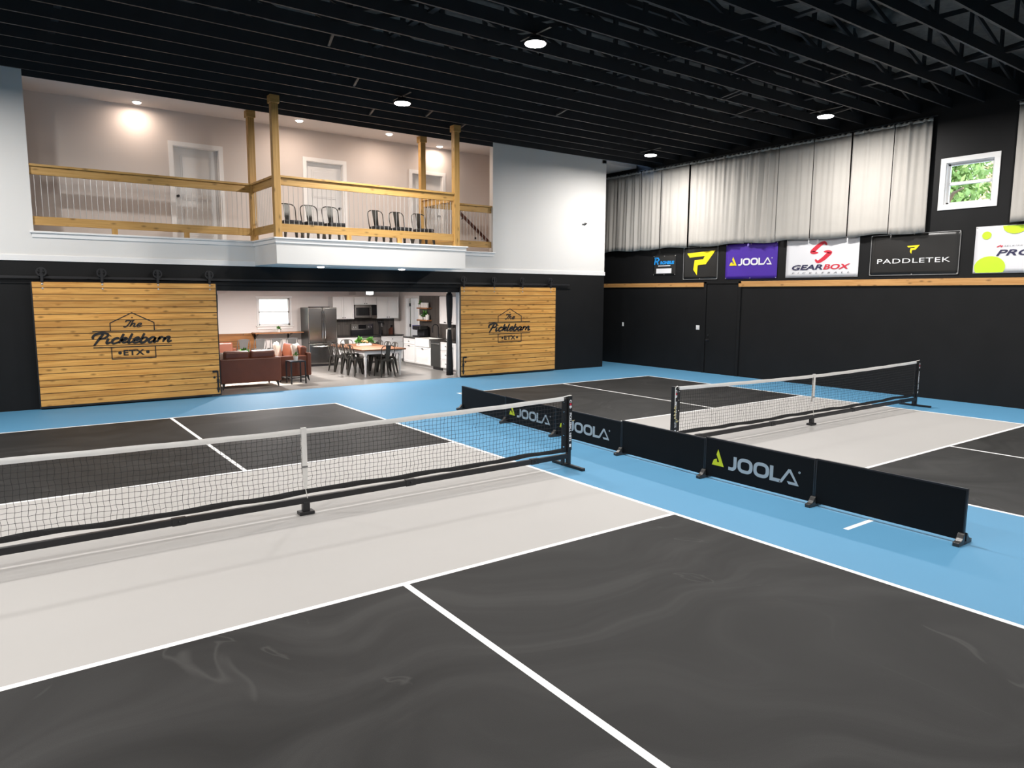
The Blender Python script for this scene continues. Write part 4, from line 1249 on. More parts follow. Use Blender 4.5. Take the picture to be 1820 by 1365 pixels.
# ================================================================== CHAIRS
def arc_back(w0, w1, y0, y1, z0, z1, r):
    P = [(-w0, y0, z0), (-w0-0.006, y0+(y1-y0)*0.35, z0+(z1-z0)*0.35)]
    for i in range(13):
        a = PI - PI*i/12
        P.append((w1*math.copysign(abs(math.cos(a))**0.6, math.cos(a)), y0+(y1-y0)*(0.72+0.28*math.sin(a)), z0+(z1-z0)*(0.72+0.28*abs(math.sin(a))**0.7)))
    P += [(w0+0.006, y0+(y1-y0)*0.35, z0+(z1-z0)*0.35), (w0, y0, z0)]
    return P
def make_chair(name, label, group, metal='gun_metal', cushion=False, bh=0.83):
    t = thing(name, label, 'chair', (0, 0, 0), 0, group)
    s_ = MB().use(metal)
    s_.box(-0.185, 0.185, -0.185, 0.175, 0.435, 0.452); s_.box(-0.175, 0.175, -0.175, 0.165, 0.41, 0.436)
    s_.build('seat', None, t, 0.03, world=False, seg=3)
    for sx in (-1, 1):
        for sy in (-1, 1):
            l = MB().use(metal)
            l.taper((sx*0.205, sy*0.20+(0.02 if sy > 0 else 0), 0.0), 0.014, 0.014, (sx*0.155, sy*0.15, 0.43), 0.032, 0.032)
            l.build('leg', None, t, 0.006, world=False)
    b = MB().use(metal); b.smooth = True
    b.tube(arc_back(0.175, 0.185, 0.155, 0.265, 0.43, bh, 0), 0.011, 8)
    b.build('back_frame', None, t, world=False)
    p = MB().use(metal)
    p.taper((0, 0.165, 0.43), 0.048, 0.004, (0, 0.262, bh-0.008), 0.072, 0.004)
    p.build('back_splat', None, t, 0.002, world=False)
    if cushion:
        c = MB().use('black_cloth').box(-0.185, 0.185, -0.19, 0.155, 0.452, 0.515)
        c.build('seat_cushion', None, t, 0.02, world=False, seg=3)
    return t
loft_chairs = [(2.79, 8.28, 'metal chair with black cushion half hidden by the front left balcony post'),
               (3.27, 8.28, 'middle metal chair of the left three on the balcony'),
               (3.74, 8.26, 'right metal chair of the left three on the balcony, before the middle loft door'),
               (4.82, 8.26, 'left metal chair of the right three on the balcony'),
               (5.35, 8.26, 'middle metal chair of the right three on the balcony'),
               (5.93, 8.26, 'rightmost metal chair on the balcony, against the back right post')]
ch0 = None
for x, y, lab in loft_chairs:
    if ch0 is None:
        ch0 = make_chair('metal_chair', lab, 'black cushioned chairs on the balcony', cushion=True, bh=0.89)
        ch0.location = (x, y, 3.17)
    else: dup(ch0, (x, y, 3.17), 0, lab)
dine = [(5.40, 10.90, PI/2, 'metal dining chair on the left of the table, nearest the court'),
        (5.40, 11.355, PI/2, 'metal dining chair on the left of the table, second from the court'),
        (5.40, 11.81, PI/2, 'metal dining chair on the left of the table, third from the court'),
        (5.39, 12.265, PI/2, 'metal dining chair on the left of the table, closest to the fridge'),
        (5.90, 10.40, PI, 'metal dining chair at the near end of the table with its back to the court'),
        (6.34, 11.14, -PI/2, 'metal dining chair on the right of the table, nearest the court'),
        (6.34, 11.60, -PI/2, 'metal dining chair in the middle of the right side of the table'),
        (6.34, 12.08, -PI/2, 'metal dining chair on the right of the table, closest to the range'),
        (5.93, 12.70, 0, 'metal dining chair at the far end of the table, before the white cabinets')]
ch1 = None
for x, y, rz, lab in dine:
    if ch1 is None:
        ch1 = make_chair('dining_chair', lab, 'gunmetal chairs around the dining table')
        ch1.location = (x, y, 0); ch1.rotation_euler = (0, 0, rz)
    else: dup(ch1, (x, y, 0), rz, lab)
def make_stool(label):
    t = thing('bar_stool', label, 'stool', (0, 0, 0), 0, 'grey metal stools at the wall shelf')
    MB().use('grey_metal').box(-0.16, 0.16, -0.16, 0.16, 0.595, 0.612).build('seat', None, t, 0.02, world=False)
    for sx in (-1, 1):
        for sy in (-1, 1):
            l = MB().use('grey_metal')
            l.taper((sx*0.20, sy*0.20, 0.0), 0.013, 0.013, (sx*0.135, sy*0.135, 0.59), 0.028, 0.028)
            l.build('leg', None, t, 0.005, world=False)
    f = MB().use('grey_metal')
    for a, b in (((-0.18, -0.18), (0.18, -0.18)), ((0.18, -0.18), (0.18, 0.18)), ((0.18, 0.18), (-0.18, 0.18)), ((-0.18, 0.18), (-0.18, -0.18))):
        f.bar((*a, 0.2), (*b, 0.2), 0.012, 0.02)
    f.build('foot_rail', None, t, world=False)
    b = MB().use('grey_metal'); b.smooth = True
    b.tube([(-0.155, 0.14, 0.60), (-0.17, 0.18, 0.75), (-0.15, 0.20, 0.88), (-0.06, 0.215, 0.895), (0.06, 0.215, 0.895), (0.15, 0.20, 0.88), (0.17, 0.18, 0.75), (0.155, 0.14, 0.60)], 0.012, 8)
    b.build('back_frame', None, t, world=False)
    p = MB().use('grey_metal')
    p.taper((0, 0.15, 0.61), 0.10, 0.004, (0, 0.213, 0.885), 0.13, 0.004)
    p.build('backrest', None, t, 0.002, world=False)
    return t
st = None
for x, lab in ((3.16, 'grey metal bar stool before the oak panelling, leftmost of four'), (3.61, 'grey metal bar stool at the left end of the wall shelf'),
               (4.06, 'grey metal bar stool under the middle of the wall shelf, below the lounge window'), (4.51, 'grey metal bar stool at the shelf nearest the fridge')):
    if st is None:
        st = make_stool(lab); st.location = (x, 13.72, 0); st.rotation_euler = (0, 0, PI)
    else: dup(st, (x, 13.72, 0), PI, lab)

# ================================================================== LOUNGE FURNITURE
def make_sofa(label, w, loc, rz, n=2):
    t = thing('leather_sofa', label, 'sofa', loc, rz, 'brown leather sofas in the lounge')
    d = 0.84
    f = MB().use('leather')
    f.box(-w/2+0.09, w/2-0.09, -d/2+0.02, d/2-0.10, 0.16, 0.33)
    f.build('base', None, t, 0.015, world=False)
    b = MB().use('leather')
    b.box(-w/2, w/2, d/2-0.11, d/2, 0.14, 0.70)
    b.build('back', None, t, 0.025, world=False, seg=3)
    for s in (-1, 1):
        a = MB().use('leather')
        a.taper((s*(w/2-0.05), -0.055, 0.14), 0.048, d/2-0.06, (s*(w/2-0.05), -0.055, 0.64), 0.048, d/2-0.055)
        a.build('arm', None, t, 0.022, world=False, seg=3)
        for sy in (-1, 1):
            l = MB().use('black_metal')
            l.taper((s*(w/2-0.05), sy*(d/2-0.05), 0.0), 0.009, 0.009, (s*(w/2-0.08), sy*(d/2-0.09), 0.15), 0.03, 0.03)
            l.build('leg', None, t, world=False)
    cw = (w-0.2)/n
    for i in range(n):
        x = -w/2+0.1+cw*(i+0.5)
        c = MB().use('leather').box(x-cw/2+0.006, x+cw/2-0.006, -d/2, d/2-0.12, 0.33, 0.45)
        c.build('seat_cushion', None, t, 0.04, world=False, seg=4)
        X = Matrix.Translation((x, d/2-0.20, 0.45)) @ Matrix.Rotation(math.radians(-10), 4, 'X')
        c = MB().use('leather').box(-cw/2+0.008, cw/2-0.008, -0.08, 0.08, 0.0, 0.42, X)
        c.build('back_cushion', None, t, 0.055, world=False, seg=4)
    return t
make_sofa('brown leather sofa with its back to the court, beside the left sliding door', 1.36, (2.30, 10.25, 0), PI)
make_sofa('brown leather sofa turned sideways behind the black side table, cream pillows on it', 1.62, (3.56, 11.38, 0), -PI/2)
make_sofa('brown leather sofa deepest in the lounge, facing the court before the oak panelling', 1.62, (2.05, 12.85, 0), 0)
def pillow(label, loc, rz, tilt, s=0.42):
    b = MB().use('cream'); b.smooth = True
    N = 10
    for side in (1, -1):
        k = len(b.v)
        for i in range(N+1):
            for j in range(N+1):
                u, v = 2*i/N-1, 2*j/N-1
                th = 0.075*max(0, (1-u**4)*(1-v**4))**0.6
                pin = 1-0.10*(1-abs(u)**2)*abs(v)**3
                pin2 = 1-0.10*(1-abs(v)**2)*abs(u)**3
                b.v.append(Vector((u*s/2*pin2, side*th, v*s/2*pin+s/2)))
        for i in range(N):
            for j in range(N):
                a = k+i*(N+1)+j
                f = [a, a+N+1, a+N+2, a+1]
                b.face(f if side > 0 else f[::-1])
    X = Matrix.Translation(loc) @ Matrix.Rotation(rz, 4, 'Z') @ Matrix.Rotation(tilt, 4, 'X')
    b.v = [X @ v for v in b.v]
    tag(b.build('throw_pillow', auto=None), label, 'pillow', 'cream throw pillows')
pillow('cream pillow on the sideways sofa, nearer the black side table', (3.80, 10.98, 0.455), 0.9, -0.2, 0.48)
pillow('cream pillow on the sideways sofa just past the other sofa\'s back', (3.60, 11.85, 0.455), 1.1, -0.2, 0.48)
pillow('cream pillow at the left end of the sofa backing onto the court', (1.92, 10.50, 0.455), 0.3, 0.1, 0.36)
tag(MB().use('rug').box(1.5, 3.56, 9.98, 12.3, 0.0, 0.003).build('area_rug'), 'cream rug under the lounge sofas and black side table', 'rug')

def leafy(mb, c, r, h, n, rnd, leaf=0.05):
    for _ in range(n):
        a = rnd.uniform(0, 2*PI); el = rnd.uniform(0.1, 1.45)
        d = Vector((math.cos(a)*math.cos(el), math.sin(a)*math.cos(el), math.sin(el)))
        p = Vector(c)+Vector((d.x*r, d.y*r, d.z*h))*rnd.uniform(0.25, 1.0)
        t = d.cross(Vector((0, 0, 1)))
        t = t.normalized() if t.length > 1e-3 else Vector((1, 0, 0))
        t = (Matrix.Rotation(rnd.uniform(-1, 1), 3, d) @ t)
        l = leaf*rnd.uniform(0.6, 1.3)
        k = len(mb.v)
        nrm = t.cross(d)*0.12*l
        mb.v += [p, p+d*l*0.5+t*l*0.3+nrm, p+d*l, p+d*l*0.5-t*l*0.3+nrm]
        mb.face([k, k+1, k+2, k+3])
def potted_plant(name, label, loc, pr, ph, fr, fh, n=60, m='ceramic', seed=1, group='small potted plants'):
    rnd = random.Random(seed)
    t = thing(name, label, 'plant', loc, 0, group)
    p = MB().use(m); p.smooth = True
    p.lathe([(pr*0.75, 0), (pr, ph), (pr*0.9, ph), (pr*0.85, ph*0.85), (0.0, ph*0.85)], (0, 0, 0), 14)
    p.build('pot', None, t, world=False)
    f = MB().use('leaf')
    leafy(f, (0, 0, ph*0.85), fr, fh, n, rnd, fr*0.8)
    f.build('foliage', None, t, world=False)
    return t
def frame_table(name, label, x0, x1, y0, y1, h):
    t = thing(name, label, 'table', ((x0+x1)/2, (y0+y1)/2, 0))
    MB().use('black_metal').box(x0, x1, y0, y1, h-0.03, h).build('table_top', None, t, 0.004)
    for x in (x0, x1-0.03):
        for y in (y0, y1-0.03):
            MB().use('black_metal').box(x, x+0.03, y, y+0.03, 0.003, h-0.03).build('leg', None, t)
    s_ = MB().use('black_metal')
    s_.box(x0+0.03, x1-0.03, y0+0.005, y0+0.025, 0.14, 0.16); s_.box(x0+0.03, x1-0.03, y1-0.025, y1-0.005, 0.14, 0.16)
    s_.box(x0+0.005, x0+0.025, y0+0.03, y1-0.03, 0.14, 0.16); s_.box(x1-0.025, x1-0.005, y0+0.03, y1-0.03, 0.14, 0.16)
    s_.build('stretcher', None, t)
    return t
frame_table('side_table', 'square black side table between the two leather sofas', 3.28, 3.66, 10.06, 10.44, 0.555)
potted_plant('potted_plant', 'little green plant in a white pot on the black side table', (3.47, 10.24, 0.555), 0.06, 0.105, 0.055, 0.09, 50, seed=3)
frame_table('coffee_table', 'low black coffee table in the middle of the three sofas', 1.85, 2.75, 11.15, 11.75, 0.42)
potted_plant('potted_plant', 'bushy green plant in a dark pot showing above the near sofa back', (2.62, 11.55, 0.42), 0.11, 0.14, 0.15, 0.16, 110, 'black_gloss', seed=4)
# wall shelf under the lounge window
t = thing('wall_shelf', 'long wooden bar shelf on black brackets under the lounge window', 'shelf', (4.36, KY, 1.0))
MB().use('shelf_wood').box(3.65, 5.07, 14.09, KY-0.021, 1.0, 1.035).build('board', None, t, 0.004)
for x in (3.74, 4.72):
    b = MB().use('black_metal')
    b.box(x-0.02, x+0.02, 14.12, KY-0.021, 0.985, 1.0); b.box(x-0.02, x+0.02, KY-0.033, KY-0.021, 0.80, 1.0)
    b.bar((x, 14.2, 0.98), (x, KY-0.03, 0.85), 0.03, 0.012)
    b.build('bracket', None, t)
potted_plant('potted_plant', 'small green plant in a glassy white pot on the wooden wall shelf', (4.37, 14.25, 1.035), 0.055, 0.08, 0.06, 0.08, 50, seed=5)
# dining table
t = thing('dining_table', 'dining table with brown top and white turned legs, surrounded by metal chairs', 'table', (5.87, 11.46, 0))
MB().use('table_wood').box(5.24, 6.50, 10.30, 12.62, 0.695, 0.73).build('table_top', None, t, 0.008)
a = MB().use('cab_white')
a.box(5.34, 6.40, 10.40, 10.425, 0.60, 0.695); a.box(5.34, 6.40, 12.495, 12.52, 0.60, 0.695)
a.box(5.34, 5.365, 10.425, 12.495, 0.60, 0.695); a.box(6.375, 6.40, 10.425, 12.495, 0.60, 0.695)
a.build('apron', None, t)
for x in (5.375, 6.365):
    for y in (10.435, 12.485):
        l = MB().use('cab_white'); l.smooth = True
        l.lathe([(0.020, 0), (0.026, 0.02), (0.020, 0.05), (0.028, 0.09), (0.024, 0.14), (0.038, 0.38), (0.042, 0.50), (0.028, 0.53), (0.044, 0.56), (0.044, 0.60)], (x, y, 0), 14)
        l.smooth = False
        l.box(x-0.042, x+0.042, y-0.042, y+0.042, 0.58, 0.695)
        l.build('leg', None, t)
t = thing('table_planter', 'pale planter box of greenery and peach flowers on the dining table', 'planter', (5.95, 11.75, 0.73))
b = MB().use('ceramic').box(5.74, 6.16, 11.67, 11.83, 0.73, 0.80)
b.build('box', None, t, 0.006)
rnd = random.Random(12)
f = MB().use('leaf')
leafy(f, (5.80, 11.75, 0.79), 0.11, 0.15, 120, rnd, 0.07); leafy(f, (6.12, 11.75, 0.79), 0.11, 0.14, 130, rnd, 0.07)
f.build('foliage', None, t)
f = MB().use('fruit'); f.smooth = True
for k in range(9):
    f.lathe([(0.004, -0.028), (0.026, -0.014), (0.03, 0), (0.026, 0.014), (0.004, 0.028)], (5.86+0.022*k, 11.73+rnd.uniform(-0.04, 0.04), 0.84+rnd.uniform(-0.01, 0.03)), 8)
f.build('flowers', None, t)['label'] = 'peach flowers'

# ================================================================== KITCHEN
def unit(name, label, loc, rz, w, d, z0, z1, fronts, cat='cabinet', group=None, toe=False, body='cab_white'):
    """cabinet seen from -y: fronts = (kind, x0, x1, z0, z1, knob x, knob z)"""
    t = thing(name, label, cat, (loc[0], loc[1], z0 if not toe else 0), rz, group)
    b = MB().use(body)
    zz = t.location.z
    if toe:
        b.box(0.002, w-0.002, 0.0, d, 0.09, z1); b.box(0.002, w-0.002, 0.06, d, 0, 0.09)
    else: b.box(0.002, w-0.002, 0.0, d, 0, z1-z0)
    b.build('carcass', None, t, 0.002, world=False)
    for kind, x0, x1, a, c, kx, kz in fronts:
        a -= zz; c -= zz; kz = kz-zz if kz is not None else None
        f = MB().use('cab_white')
        q = 0.055 if kind == 'door' else 0.03
        f.box(x0, x1, -0.012, 0, a, c)
        f.box(x0, x0+q, -0.022, -0.012, a, c); f.box(x1-q, x1, -0.022, -0.012, a, c)
        f.box(x0+q, x1-q, -0.022, -0.012, a, a+q); f.box(x0+q, x1-q, -0.022, -0.012, c-q, c)
        o = f.build('door' if kind == 'door' else 'drawer', None, t, world=False)
        if kx is not None:
            k = MB().use('black_metal'); k.smooth = True
            for xx in (kx if isinstance(kx, tuple) else (kx,)):
                k.lathe([(0.008, -0.022), (0.008, -0.035), (0.016, -0.042), (0.014, -0.050), (0.0, -0.052)], (xx, 0, kz), 10, 'Y')
            k.build('knob', None, o, world=False)
    return t
def two_doors(w, a, c, kz):
    return [('door', 0.006, w/2-0.003, a, c, w/2-0.035, kz), ('door', w/2+0.003, w-0.006, a, c, w/2+0.035, kz)]
UF = 14.15
unit('wall_cabinet', 'tall white wall cabinet right of the fridge', (6.01, UF), 0, 0.69, KY-UF, 1.385, 2.075, two_doors(0.69, 1.395, 2.065, 1.43), group='white kitchen wall cabinets')
unit('wall_cabinet', 'short white wall cabinet above the microwave', (6.71, UF), 0, 0.75, KY-UF, 1.825, 2.075, two_doors(0.75, 1.835, 2.065, 1.865), group='white kitchen wall cabinets')
unit('wall_cabinet', 'tall white wall cabinet right of the microwave', (7.47, UF), 0, 0.77, KY-UF, 1.385, 2.075, two_doors(0.77, 1.395, 2.065, 1.43), group='white kitchen wall cabinets')
BF = 13.88
unit('base_cabinet', 'white base cabinet between the fridge and the range', (6.02, BF), 0, 0.67, KY-0.013-BF, 0, 0.835,
     [('drawer', 0.006, 0.664, 0.66, 0.825, 0.335, 0.745), ('door', 0.006, 0.332, 0.10, 0.65, 0.30, 0.6), ('door', 0.338, 0.664, 0.10, 0.65, 0.37, 0.6)], group='white kitchen base cabinets', toe=True)
unit('base_cabinet', 'white drawer cabinet right of the range with a dark worktop', (7.48, BF), 0, 0.76, KY-0.013-BF, 0, 0.835,
     [('drawer', 0.006, 0.754, 0.66, 0.825, 0.38, 0.745), ('drawer', 0.006, 0.754, 0.39, 0.65, 0.38, 0.52), ('drawer', 0.006, 0.754, 0.10, 0.38, 0.38, 0.24)], group='white kitchen base cabinets', toe=True)
tag(MB().use('counter').box(6.01, 6.70, BF-0.03, KY-0.013, 0.836, 0.875).build('worktop', bevel=0.003), 'short black worktop between the fridge and the range', 'worktop', 'black kitchen worktops')
tag(MB().use('counter').box(7.475, 8.27, BF-0.03, KY-0.013, 0.836, 0.875).build('worktop', bevel=0.003), 'black worktop right of the range with the utensil jar on it', 'worktop', 'black kitchen worktops')
# fridge
t = thing('refrigerator', 'tall stainless french-door fridge behind the leather sofa', 'fridge', (5.56, 14.1, 0))
b = MB().use('steel_dark').box(5.12, 6.0, 13.87, KY-0.02, 0.03, 1.75)
b.use('black_gloss').box(5.14, 5.98, 13.84, 13.87, 0.0, 0.07); b.box(5.30, 5.82, 13.9, 14.3, 1.75, 1.775)
b.build('body', None, t, 0.004)
for x0, x1, hx in ((5.12, 5.558, 5.525), (5.564, 6.0, 5.60)):
    d = MB().use('steel').box(x0, x1, 13.80, 13.868, 0.70, 1.757)
    o = d.build('door', None, t, 0.022, seg=4)
    h = MB().use('chrome'); h.smooth = True
    h.tube([(hx, 13.80, 0.82), (hx, 13.765, 0.84), (hx, 13.752, 1.0), (hx, 13.748, 1.25), (hx, 13.752, 1.5), (hx, 13.765, 1.64), (hx, 13.80, 1.66)], 0.013, 8)
    h.build('handle', None, o)
d = MB().use('steel').box(5.12, 6.0, 13.80, 13.868, 0.07, 0.69)
o = d.build('freezer_drawer', None, t, 0.022, seg=4)
h = MB().use('chrome'); h.smooth = True
h.tube([(5.22, 13.80, 0.60), (5.23, 13.765, 0.60), (5.4, 13.752, 0.60), (5.72, 13.752, 0.60), (5.89, 13.765, 0.60), (5.90, 13.80, 0.60)], 0.013, 8)
h.build('handle', None, o)
# range
t = thing('kitchen_range', 'stainless electric range with a black back panel between white cabinets', 'range', (7.085, 14.15, 0))
MB().use('steel_dark').box(6.712, 7.462, 13.87, KY-0.013, 0.0, 0.83).build('body', None, t, 0.003)
MB().use('black_glass').box(6.708, 7.466, 13.84, KY-0.10, 0.83, 0.868).build('cooktop', None, t, 0.004)
o = MB().use('steel').box(6.72, 7.454, 13.835, 13.87, 0.22, 0.81).build('oven_door', None, t, 0.006)
MB().use('black_glass').box(6.80, 7.374, 13.830, 13.836, 0.32, 0.66).build('window', None, o)
h = MB().use('chrome'); h.smooth = True
h.tube([(6.78, 13.835, 0.755), (6.78, 13.79, 0.755), (7.39, 13.79, 0.755), (7.39, 13.835, 0.755)], 0.012, 8)
h.build('handle', None, o)
MB().use('steel').box(6.72, 7.454, 13.84, 13.87, 0.06, 0.205).build('drawer', None, t, 0.006)
bg = MB().use('steel').box(6.712, 7.462, KY-0.10, KY-0.013, 1.03, 1.215)
bg.use('black_gloss').box(6.712, 7.462, KY-0.098, KY-0.014, 0.868, 1.03)
bg.use('black_glass').box(6.95, 7.22, KY-0.104, KY-0.10, 1.06, 1.185)
o = bg.build('control_panel', None, t)
for x in (6.77, 6.85, 7.30, 7.39):
    k = MB().use('chrome'); k.smooth = True
    k.lathe([(0.026, 0), (0.022, -0.025), (0.0, -0.027)], (x, KY-0.10, 1.12), 12, 'Y')
    k.build('knob', None, o)
# microwave
t = thing('microwave_oven', 'stainless microwave hung over the range', 'microwave', (7.09, 14.3, 1.415))
MB().use('steel_dark').box(6.715, 7.455, 14.11, KY-0.013, 1.415, 1.822).build('body', None, t, 0.003)
d = MB().use('steel').box(6.715, 7.27, 14.085, 14.11, 1.42, 1.82)
o = d.build('door', None, t, 0.006)
MB().use('black_glass').box(6.75, 7.20, 14.08, 14.086, 1.49, 1.74).build('window', None, o)
h = MB().use('chrome'); h.smooth = True
h.tube([(7.235, 14.085, 1.47), (7.235, 14.05, 1.49), (7.235, 14.05, 1.75), (7.235, 14.085, 1.77)], 0.011, 8)
h.build('handle', None, o)
c = MB().use('black_glass').box(7.275, 7.452, 14.088, 14.11, 1.49, 1.815)
c.use('steel').box(7.275, 7.452, 14.086, 14.11, 1.42, 1.488)
c.build('control_panel', None, t, 0.003)
# things on the back worktop
t = thing('utensil_jar', 'black jar of cooking utensils on the worktop right of the range', 'utensils', (7.66, 14.28, 0.875))
j = MB().use('black_gloss'); j.smooth = True
j.lathe([(0.055, 0), (0.06, 0.01), (0.06, 0.15), (0.052, 0.15), (0.05, 0.05), (0, 0.05)], (7.66, 14.28, 0.875), 16)
j.build('jar', None, t)
rnd = random.Random(5)
for k in range(6):
    a = 2*PI*k/6
    u = MB().use('black_metal'); u.smooth = True
    e = Vector((7.66+0.075*math.cos(a), 14.28+0.05*math.sin(a), 1.20+rnd.uniform(-0.03, 0.04)))
    u.tube([(7.66+0.02*math.cos(a), 14.28+0.02*math.sin(a), 0.93), e], 0.006, 6)
    u.tube([e, e+Vector((0.004*math.cos(a), 0, 0.03)), e+Vector((0.01*math.cos(a), 0, 0.07)), e+Vector((0.012*math.cos(a), 0, 0.085))], [0.008, 0.026, 0.024, 0.006], 8)
    u.build('utensil', None, t)
t = thing('knife_block', 'dark reddish knife block at the right end of the back worktop', 'knife block', (8.02, 14.28, 0.875))
X = Matrix.Translation((8.02, 14.28, 0.875)) @ Matrix.Rotation(-0.25, 4, 'X')
k = MB().use('handrail').poly([(-0.06, 0), (0.07, 0), (0.07, 0.15), (-0.06, 0.22)], frame((7.975, 14.28, 0.875), (0, 1, 0), (0, 0, 1)), 0.09)
k.build('block', None, t, 0.004)
h = MB().use('black_gloss')
for x in (7.995, 8.02, 8.045): h.bar((x, 14.25, 1.07), (x, 14.20, 1.17), 0.016, 0.024)
h.build('knife_handles', None, t)
t = thing('wall_outlet', 'white outlet on the grey tile behind the utensil jar', 'outlet', (7.80, KY, 1.15))
MB().use('white_plastic').box(7.765, 7.835, KY-0.018, KY-0.012, 1.10, 1.22).build('plate', None, t, 0.002)
t = thing('wall_vent', 'small pale vent high on the kitchen wall above the cabinets', 'vent', (6.80, KY, 2.12))
v = MB().use('vent').box(6.70, 6.92, KY-0.02, KY, 2.13, 2.24)
for k in range(5): v.box(6.71, 6.91, KY-0.026, KY-0.02, 2.14+0.02*k, 2.15+0.02*k)
v.build('grille', None, t)

# right hand run, facing the court's left
RX = 7.82
def right(y): return (RX, y)
unit('base_cabinet', 'white base cabinet with drawer at the far end of the sink run', right(12.97), -PI/2, 0.735, KX-0.013-RX, 0, 0.835,
     [('drawer', 0.006, 0.729, 0.66, 0.825, 0.367, 0.745), ('door', 0.006, 0.729, 0.10, 0.65, (0.34, 0.367, 0.394), 0.61)], group='white base cabinets of the sink run', toe=True)
unit('base_cabinet', 'white cabinet under the farmhouse sink', right(12.233), -PI/2, 0.955, KX-0.013-RX, 0, 0.62,
     [('door', 0.006, 0.949, 0.10, 0.61, (0.45, 0.477, 0.505), 0.565)], group='white base cabinets of the sink run', toe=True)
unit('base_cabinet', 'white three-drawer cabinet right of the dishwasher, beside the black curtain', right(10.715), -PI/2, 0.62, KX-0.013-RX, 0, 0.835,
     [('drawer', 0.006, 0.614, 0.60, 0.825, 0.31, 0.715), ('drawer', 0.006, 0.614, 0.35, 0.59, 0.31, 0.47), ('drawer', 0.006, 0.614, 0.10, 0.34, 0.31, 0.22)], group='white base cabinets of the sink run', toe=True)
unit('base_cabinet', 'white cabinet hidden behind the black curtain at the end of the sink run', right(10.09), -PI/2, 0.44, KX-0.013-RX, 0, 0.835,
     [('door', 0.006, 0.434, 0.10, 0.825, 0.05, 0.7)], group='white base cabinets of the sink run', toe=True)
t = thing('dishwasher', 'dark stainless dishwasher between the sink and the three drawers', 'dishwasher', (RX, 11.0, 0))
MB().use('black_gloss').box(RX+0.05, KX-0.02, 10.725, 11.27, 0.0, 0.83).build('body', None, t)
o = MB().use('steel_dark').box(RX-0.02, RX+0.045, 10.725, 11.27, 0.10, 0.83).build('door', None, t, 0.005)
h = MB().use('chrome'); h.smooth = True
h.tube([(RX-0.02, 10.78, 0.765), (RX-0.06, 10.78, 0.765), (RX-0.06, 11.215, 0.765), (RX-0.02, 11.215, 0.765)], 0.012, 8)
h.build('handle', None, o)
wt = MB().use('counter')
wt.box(RX-0.035, KX-0.013, 9.66, 11.33, 0.836, 0.872); wt.box(RX-0.035, KX-0.013, 12.19, 12.99, 0.836, 0.872); wt.box(8.28, KX-0.013, 11.33, 12.19, 0.836, 0.872)
tag(wt.build('worktop', bevel=0.003), 'long black worktop around the farmhouse sink on the right', 'worktop', 'black kitchen worktops')
s_ = MB().use('ceramic')
s_.box(RX-0.045, RX-0.015, 11.335, 12.185, 0.625, 0.868); s_.box(8.24, 8.275, 11.335, 12.185, 0.64, 0.868)
s_.box(RX-0.015, 8.24, 11.335, 11.37, 0.64, 0.868); s_.box(RX-0.015, 8.24, 12.15, 12.185, 0.64, 0.868); s_.box(RX-0.015, 8.24, 11.37, 12.15, 0.625, 0.66)
tag(s_.build('farmhouse_sink', bevel=0.008), 'white farmhouse sink with a plain apron front under the black tap', 'sink')
f = MB().use('black_metal'); f.smooth = True
fy = 11.78
f.lathe([(0.032, 0), (0.032, 0.012), (0.02, 0.03), (0.02, 0.10), (0.0, 0.10)], (8.35, fy, 0.872), 14)
f.tube([(8.35, fy, 0.93), (8.35, fy, 1.17)]+[(8.35-0.10+0.10*math.cos(a), fy+0.0, 1.17+0.10*math.sin(a)) for a in [PI*k/10 for k in range(1, 11)]]+[(8.15, fy, 1.08)], 0.014, 10)
f.tube([(8.15, fy, 1.10), (8.15, fy, 1.03)], [0.014, 0.020], 10)
f.tube([(8.35, fy-0.02, 0.95), (8.35, fy-0.10, 0.985)], [0.012, 0.008], 8)
tag(f.build('kitchen_tap'), 'black gooseneck tap behind the farmhouse sink', 'tap')
t = thing('coffee_machine', 'black coffee machine with a blue tank below the small wooden shelves', 'coffee machine', (8.2, 12.6, 0.872))
cm = MB().use('black_gloss')
cm.box(8.05, 8.38, 12.42, 12.86, 0.872, 0.905); cm.box(8.22, 8.38, 12.42, 12.86, 0.905, 1.17); cm.box(8.04, 8.38, 12.45, 12.83, 1.08, 1.20)
cm.build('body', None, t, 0.012)
MB().use('blue_plastic').box(8.10, 8.34, 12.84, 12.96, 1.10, 1.21).build('water_tank', None, t, 0.01)
MB().use('steel_dark').box(8.06, 8.30, 12.38, 12.44, 1.10, 1.20).build('cup_rack', None, t, 0.006)
t = thing('paper_towel_roll', 'white paper towel roll standing on the worktop near the black curtain', 'paper towel', (8.24, 11.02, 0.872))
p = MB().use('paper'); p.smooth = True
p.lathe([(0.06, 0.012), (0.06, 0.285), (0.02, 0.285), (0.02, 0.28)], (8.24, 11.02, 0.872), 20)
p.build('roll', None, t)
p = MB().use('black_metal'); p.smooth = True
p.lathe([(0.075, 0), (0.075, 0.012), (0.0, 0.012)], (8.24, 11.02, 0.872), 20); p.cyl((8.24, 11.02, 0.88), (8.24, 11.02, 1.19), 0.007, 8)
p.build('holder', None, t)
unit('wall_cabinet', 'white wall cabinet above the sink run, beside the black curtain', (8.10, 11.24), -PI/2, 0.66, KX-0.013-8.10, 1.315, 2.11, [('door', 0.006, 0.654, 1.325, 2.10, (0.30, 0.33, 0.36), 1.365)], group='white kitchen wall cabinets')
unit('wall_cabinet', 'white wall cabinet hidden behind the black curtain', (8.10, 10.57), -PI/2, 0.66, KX-0.013-8.10, 1.315, 2.11, [('door', 0.006, 0.654, 1.325, 2.10, 0.05, 1.37)], group='white kitchen wall cabinets')
